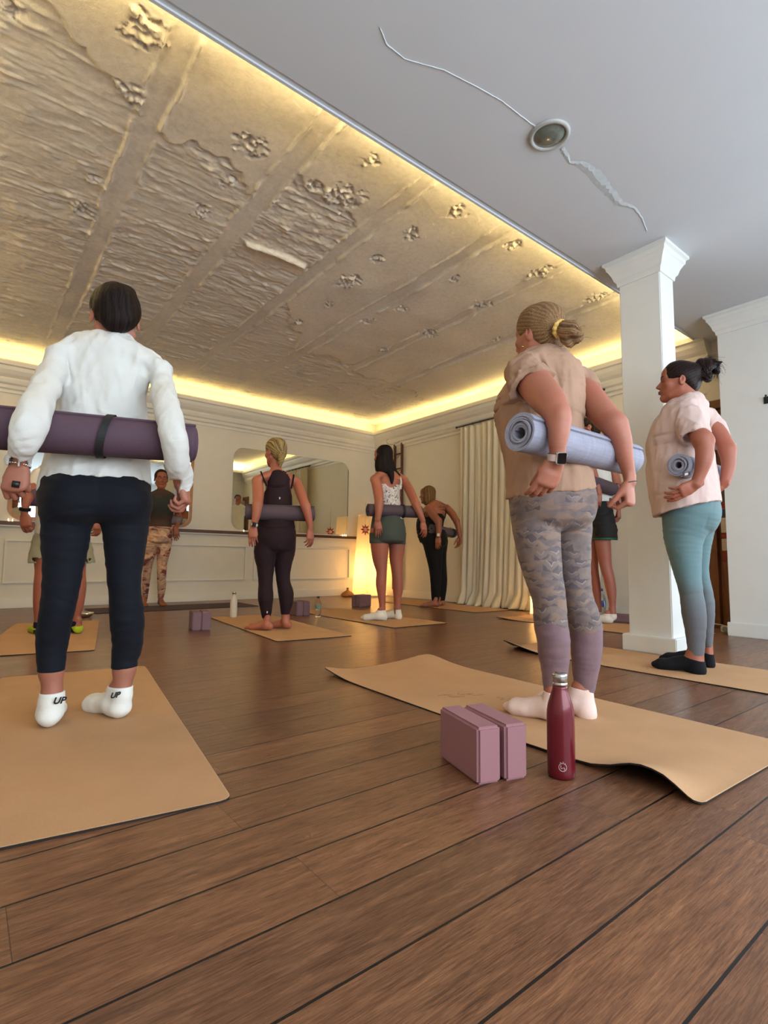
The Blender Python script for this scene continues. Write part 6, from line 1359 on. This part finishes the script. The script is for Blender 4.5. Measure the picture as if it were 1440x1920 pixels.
# ---- curtain with rod
cu = empty('curtain', (5.60, 4.2, 0), label='long cream curtain hanging from a black rod on the ladder wall', cat='curtain')
CUR = N('cream_linen', .9, srgb(242, 234, 214)); _v = CUR.co((1, 1, 1)); CUR.bump(CUR.noise(CUR.co((30, 30, 200)), 6, 3), .2, .001)
_tr = CUR.n('BsdfTranslucent'); _tr.inputs[0].default_value = (*srgb(244, 232, 206), 1); _mx = CUR.n('MixShader'); _mx.inputs[0].default_value = .35
CUR.l(CUR.b.outputs[0], _mx.inputs[1]); CUR.l(_tr.outputs[0], _mx.inputs[2]); CUR.l(_mx.outputs[0], CUR.t.nodes['Material Output'].inputs[0]); CUR = CUR.m
def cloth_panel(y0, y1, nf, seed):
    rs = np.random.RandomState(seed); ny, nz = 220, 60; ph = rs.rand(8)*6.28; V, Fc = [], []
    for j in range(nz+1):
        t = j/nz; z = 2.53*(1-t)+.004
        for i in range(ny+1):
            s_ = i/ny; y = y0+(y1-y0)*s_
            a = s_*nf*2*math.pi+ph[0]+.5*math.sin(t*2.2+ph[1])+.35*math.sin(s_*9+t*3)
            amp = (.024+.024*t)*(.75+.45*math.sin(s_*17+ph[2]+t))
            x = -amp*math.sin(a)-.012*math.sin(a*2.3+ph[3])*t-.06*t*t-.02; x = min(x, .085)
            if t > .93: x -= (t-.93)*1.6*(.6+.5*math.sin(a*.7+ph[4])); 
            V.append((x, y+.03*math.sin(a+1.5)*t+(.05*(s_-.5))*t-4.2, max(.003, z+.012*math.sin(a*.9)*(t > .97)))) 
    for j in range(nz):
        for i in range(ny):
            k = j*(ny+1)+i; Fc.append((k, k+1, k+ny+2, k+ny+1))
    me = bpy.data.meshes.new('curtain_panel'); me.from_pydata(V, [], Fc); me.update()
    o = link('curtain_panel', me, CUR, cu, smooth=True); sd = o.modifiers.new('hem', 'SOLIDIFY'); sd.thickness = .0012; return o
cloth_panel(5.28, 3.95, 12.5, 1); cloth_panel(3.90, 3.14, 7, 2)
rod = empty('curtain_rod', (5.58, 4.2, 2.56), label='black metal curtain rod with ball finials above the cream curtain', cat='curtain rod')
MB().tube([(0, 1.16, 0), (0, -1.12, 0)], .009, 12).build('rod', BLACKM, rod)
for yy in (1.17, -1.13):
    MB().lathe([(.002, -.016), (.011, -.012), (.016, 0), (.011, .012), (.002, .016)], (0, yy, 0), 16).build('finial', BLACKM, rod)
for yy in (1.05, 0, -1.05): MB().tube([(0, yy, 0), (.06, yy, -.01), (.118, yy, -.01)], .006, 8).build('bracket', BLACKM, rod)
for k in range(14):
    yy = 1.0-k*.145; mb = MB(); mb.tube([(.0+.016*math.sin(t), yy+.002*math.cos(t*2), .016*math.cos(t)-.004) for t in [2*math.pi*q/16 for q in range(17)]], .0022, 6); mb.build('curtain_ring', BLACKM, rod)

# ---- glowing paper floor lanterns
PAP = N('lantern_paper', .8, srgb(250, 240, 218)); _tr = PAP.n('BsdfTranslucent'); _tr.inputs[0].default_value = (*srgb(255, 240, 212), 1); _mx = PAP.n('MixShader'); _mx.inputs[0].default_value = .6
PAP.l(PAP.b.outputs[0], _mx.inputs[1]); PAP.l(_tr.outputs[0], _mx.inputs[2]); PAP.l(_mx.outputs[0], PAP.t.nodes['Material Output'].inputs[0]); PAP.bump(PAP.noise(PAP.co(), 14, 4), .4, .01); PAP = PAP.m
def lantern(x, y, rz, w0, w1, h, label, watts, zl):
    r = empty('paper_lantern', (x, y, 0), math.radians(rz), label=label, cat='lamp', group='glowing paper floor lanterns')
    mb = MB(); q = [[mb.bm.verts.new((sx*w/2, sy*w/2, z)) for sx, sy in ((-1, -1), (1, -1), (1, 1), (-1, 1))] for w, z in ((w0, .02), (w1, h))]
    for k in range(4): mb.bm.faces.new((q[0][k], q[0][(k+1) % 4], q[1][(k+1) % 4], q[1][k]))
    o = mb.build('paper_shade', PAP, r); sd = o.modifiers.new('t', 'SOLIDIFY'); sd.thickness = .0015
    MB().box(-w0/2-.005, w0/2+.005, -w0/2-.005, w0/2+.005, 0, .02, .003).build('base', TRIM, r)
    g = N('bulb_glow', .3); g.b.inputs['Emission Color'].default_value = (1, .66, .3, 1); g.b.inputs['Emission Strength'].default_value = 60
    MB().lathe([(.004, -.03), (.02, -.02), (.03, 0), (.02, .022), (.006, .03)], (0, 0, zl), 16).build('bulb', g.m, r)
    l = bpy.data.lights.new('lantern_light', 'POINT'); l.energy = watts; l.color = (1, .80, .50); l.shadow_soft_size = .06; lo = bpy.data.objects.new('lantern_light', l); lo.location = (0, 0, zl+.06); lo.parent = r; COL.objects.link(lo)
    return r
L1 = lantern(5.36, 7.16, 0, .42, .30, 1.36, 'tall tapering glowing paper lantern with a red star, in the far corner', 20, .36)
L2 = lantern(5.20, 3.68, 20, .20, .18, .34, 'small glowing paper lantern at the foot of the curtain, behind the woman in beige', 9, .14)
# eight-pointed red star hanging on the lantern's left front corner
p = on_ax(685, 993, 1, 6.96)
st = empty('star_ornament', (p[0], p[1], p[2]), label='red eight-pointed star hanging against the tall glowing lantern', cat='ornament')
for k in range(8):
    a = 2*math.pi*k/8; mb = MB(); b0, b1 = a-.39, a+.39; r0, r1 = .050, .100
    P_ = [mb.bm.verts.new(q) for q in ((r0*math.cos(b0), 0, r0*math.sin(b0)), (r1*math.cos(a), 0, r1*math.sin(a)), (r0*math.cos(b1), 0, r0*math.sin(b1)), (.028*math.cos(a), -.018, .028*math.sin(a)), (.028*math.cos(a), .018, .028*math.sin(a)))]
    for f in ((0, 1, 3), (1, 2, 3), (1, 0, 4), (2, 1, 4), (0, 3, 4), (3, 2, 4)): mb.bm.faces.new([P_[i] for i in f])
    mb.build('star_point', plain('red_straw', srgb(190, 50, 40), .5), st)
MB().lathe([(.002, -.012), (.02, -.008), (.02, .008), (.002, .012)], seg=12).build('star_centre', plain('cream_disc', srgb(220, 190, 160), .6), st).rotation_euler = (R90, 0, 0)
MB().tube([(0, 0, .09), (.0, 0, .44)], .0015, 5).build('string', BLACKM, st)
# tealights on the rail under the mirrors
FL = N('flame', .4); FL.b.inputs['Emission Color'].default_value = (1, .72, .36, 1); FL.b.inputs['Emission Strength'].default_value = 14
for px, nm in ((457, 'single tealight on the wooden rail beside the wrist of the woman in maroon'), (642, 'left tealight of three on the rail at the right end of the frameless mirror'), (645.5, 'middle tealight of three at the right end of the frameless mirror'), (649, 'right tealight of three at the right end of the frameless mirror'), (14, 'left tealight under the lower left corner of the wood-framed mirror'), (22, 'right tealight under the lower left corner of the wood-framed mirror')):
    q = on_ax(px, 998, 1, YM-.04); t = empty('tealight', (q[0], YM-.042, 1.0-.012), label=nm, cat='candle', group='tealights on the wooden rail')
    MB().lathe([(.015, 0), (.016, .002), (.016, .012), (.013, .012), (.004, .010)], seg=16).build('candle_cup', SILVER, t)
    MB().lathe([(.001, .011), (.0045, .018), (.003, .028), (.0008, .036)], seg=10).build('flame', FL.m, t)
# teardrop pouch near the blocks
po = empty('cork_pouch', (4.93, 7.18, 0), label='small orange-brown gathered pouch on the floor near the corner lantern', cat='pouch')
PB = MB(); PB.lathe([(.075, 0), (.098, .012), (.105, .035), (.09, .060), (.06, .082), (.032, .098), (.018, .112), (.014, .125), (.022, .140), (.012, .150)], seg=28)
for v in PB.bm.verts:
    a = math.atan2(v.co.y, v.co.x); k = 1+.05*math.sin(a*5)+.03*math.sin(a*9+v.co.z*30); v.co.x *= k; v.co.y *= k
PB.build('pouch_body', plain('ochre_leather', srgb(176, 112, 52), .6, .15, 20), po)
MB().tube([(.017*math.cos(t), .017*math.sin(t), .122) for t in [2*math.pi*k/14 for k in range(15)]], .003, 6).build('drawstring', plain('cord', srgb(110, 64, 30), .7), po)
# power strip, cables, hanging cards, wall hook
ps = empty('power_strip', (5.39, 1.90, 0), math.radians(98), label='cream double power socket lying at the corner of the right wall', cat='power strip')
ps.location = (5.36, 1.83, 0)
IV = plain('ivory_plastic', srgb(214, 204, 180), .45)
MB().box(-.07, .07, -.03, .03, .0, .055, .006).build('housing', IV, ps)
for xx in (-.035, .035):
    MB().lathe([(.022, 0), (.022, .003), (.018, .003), (.017, -.006), (.002, -.008)], seg=20).build('socket', plain('socket_grey', srgb(150, 144, 130), .5), ps); s_ = ps.children[-1]; s_.location = (xx, .0305, .028); s_.rotation_euler = (-R90, 0, 0)
def cable(pts, r, mat, label, nm='power_cable'):
    mb = MB(); S = catmull([tuple(p) for p in pts], 8); mb.tube([tuple(p) for p in S], r, 8)
    return mb.build(nm, mat, label=label, cat='cable', group='cables on the floor by the right wall')
fl2 = lambda x, y, z=.004: on_z(x, y, z)
cable([(5.33, 1.80, .02), fl2(1368, 1181, .03), fl2(1385, 1183, .03), fl2(1392, 1188), fl2(1398, 1190), fl2(1415, 1190), fl2(1440, 1195), fl2(1470, 1199)], .0045, BLACKM, 'thin black cable running along the right baseboard')
cable([fl2(1404, 1190), fl2(1410, 1184, .045), fl2(1409, 1179, .06), fl2(1415, 1182, .05), fl2(1420, 1187, .02), fl2(1418, 1191), fl2(1430, 1193)], .0040, BLACKM, 'black cable with a raised loop by the right baseboard')
cable([(5.45, 1.85, .03), (5.50, 1.95, .045), (5.56, 2.10, .05), (5.62, 2.24, .06)], .005, IV, 'white cable leading left from the power socket')
cards = empty('hanging_cards', (5.655, 1.925, 0), label='vertical string of red, white and blue cards hanging beside the wooden door', cat='decoration')
for k, (za, zb, c_) in enumerate(((1.30, 1.20, (96, 84, 70)), (1.18, 1.13, (150, 40, 40)), (1.12, 1.05, (60, 74, 100)), (1.04, .90, (206, 194, 176)), (.885, .855, (156, 44, 40)), (.84, .73, (196, 184, 168)), (.72, .62, (130, 50, 40)))):
    MB().box(-.003, 0, -.045, .045, zb, za).build('card', plain('card_paper', srgb(*c_), .7), cards)
MB().tube([(-.001, 0, .6), (-.001, 0, 1.62)], .0015, 5).build('string', BLACKM, cards)
hk = empty('wall_hook', (5.12, 1.395, 1.955), label='black wall hook on the right wall, cut by the right edge of the photo', cat='hook')
MB().box(-.006, 0, -.03, .03, -.03, .03, .002).build('plate', BLACKM, hk); MB().tube([(-.004, 0, 0), (-.04, 0, -.005), (-.055, 0, .015), (-.05, 0, .03)], [.006, .006, .006, .008], 10).build('peg', BLACKM, hk)
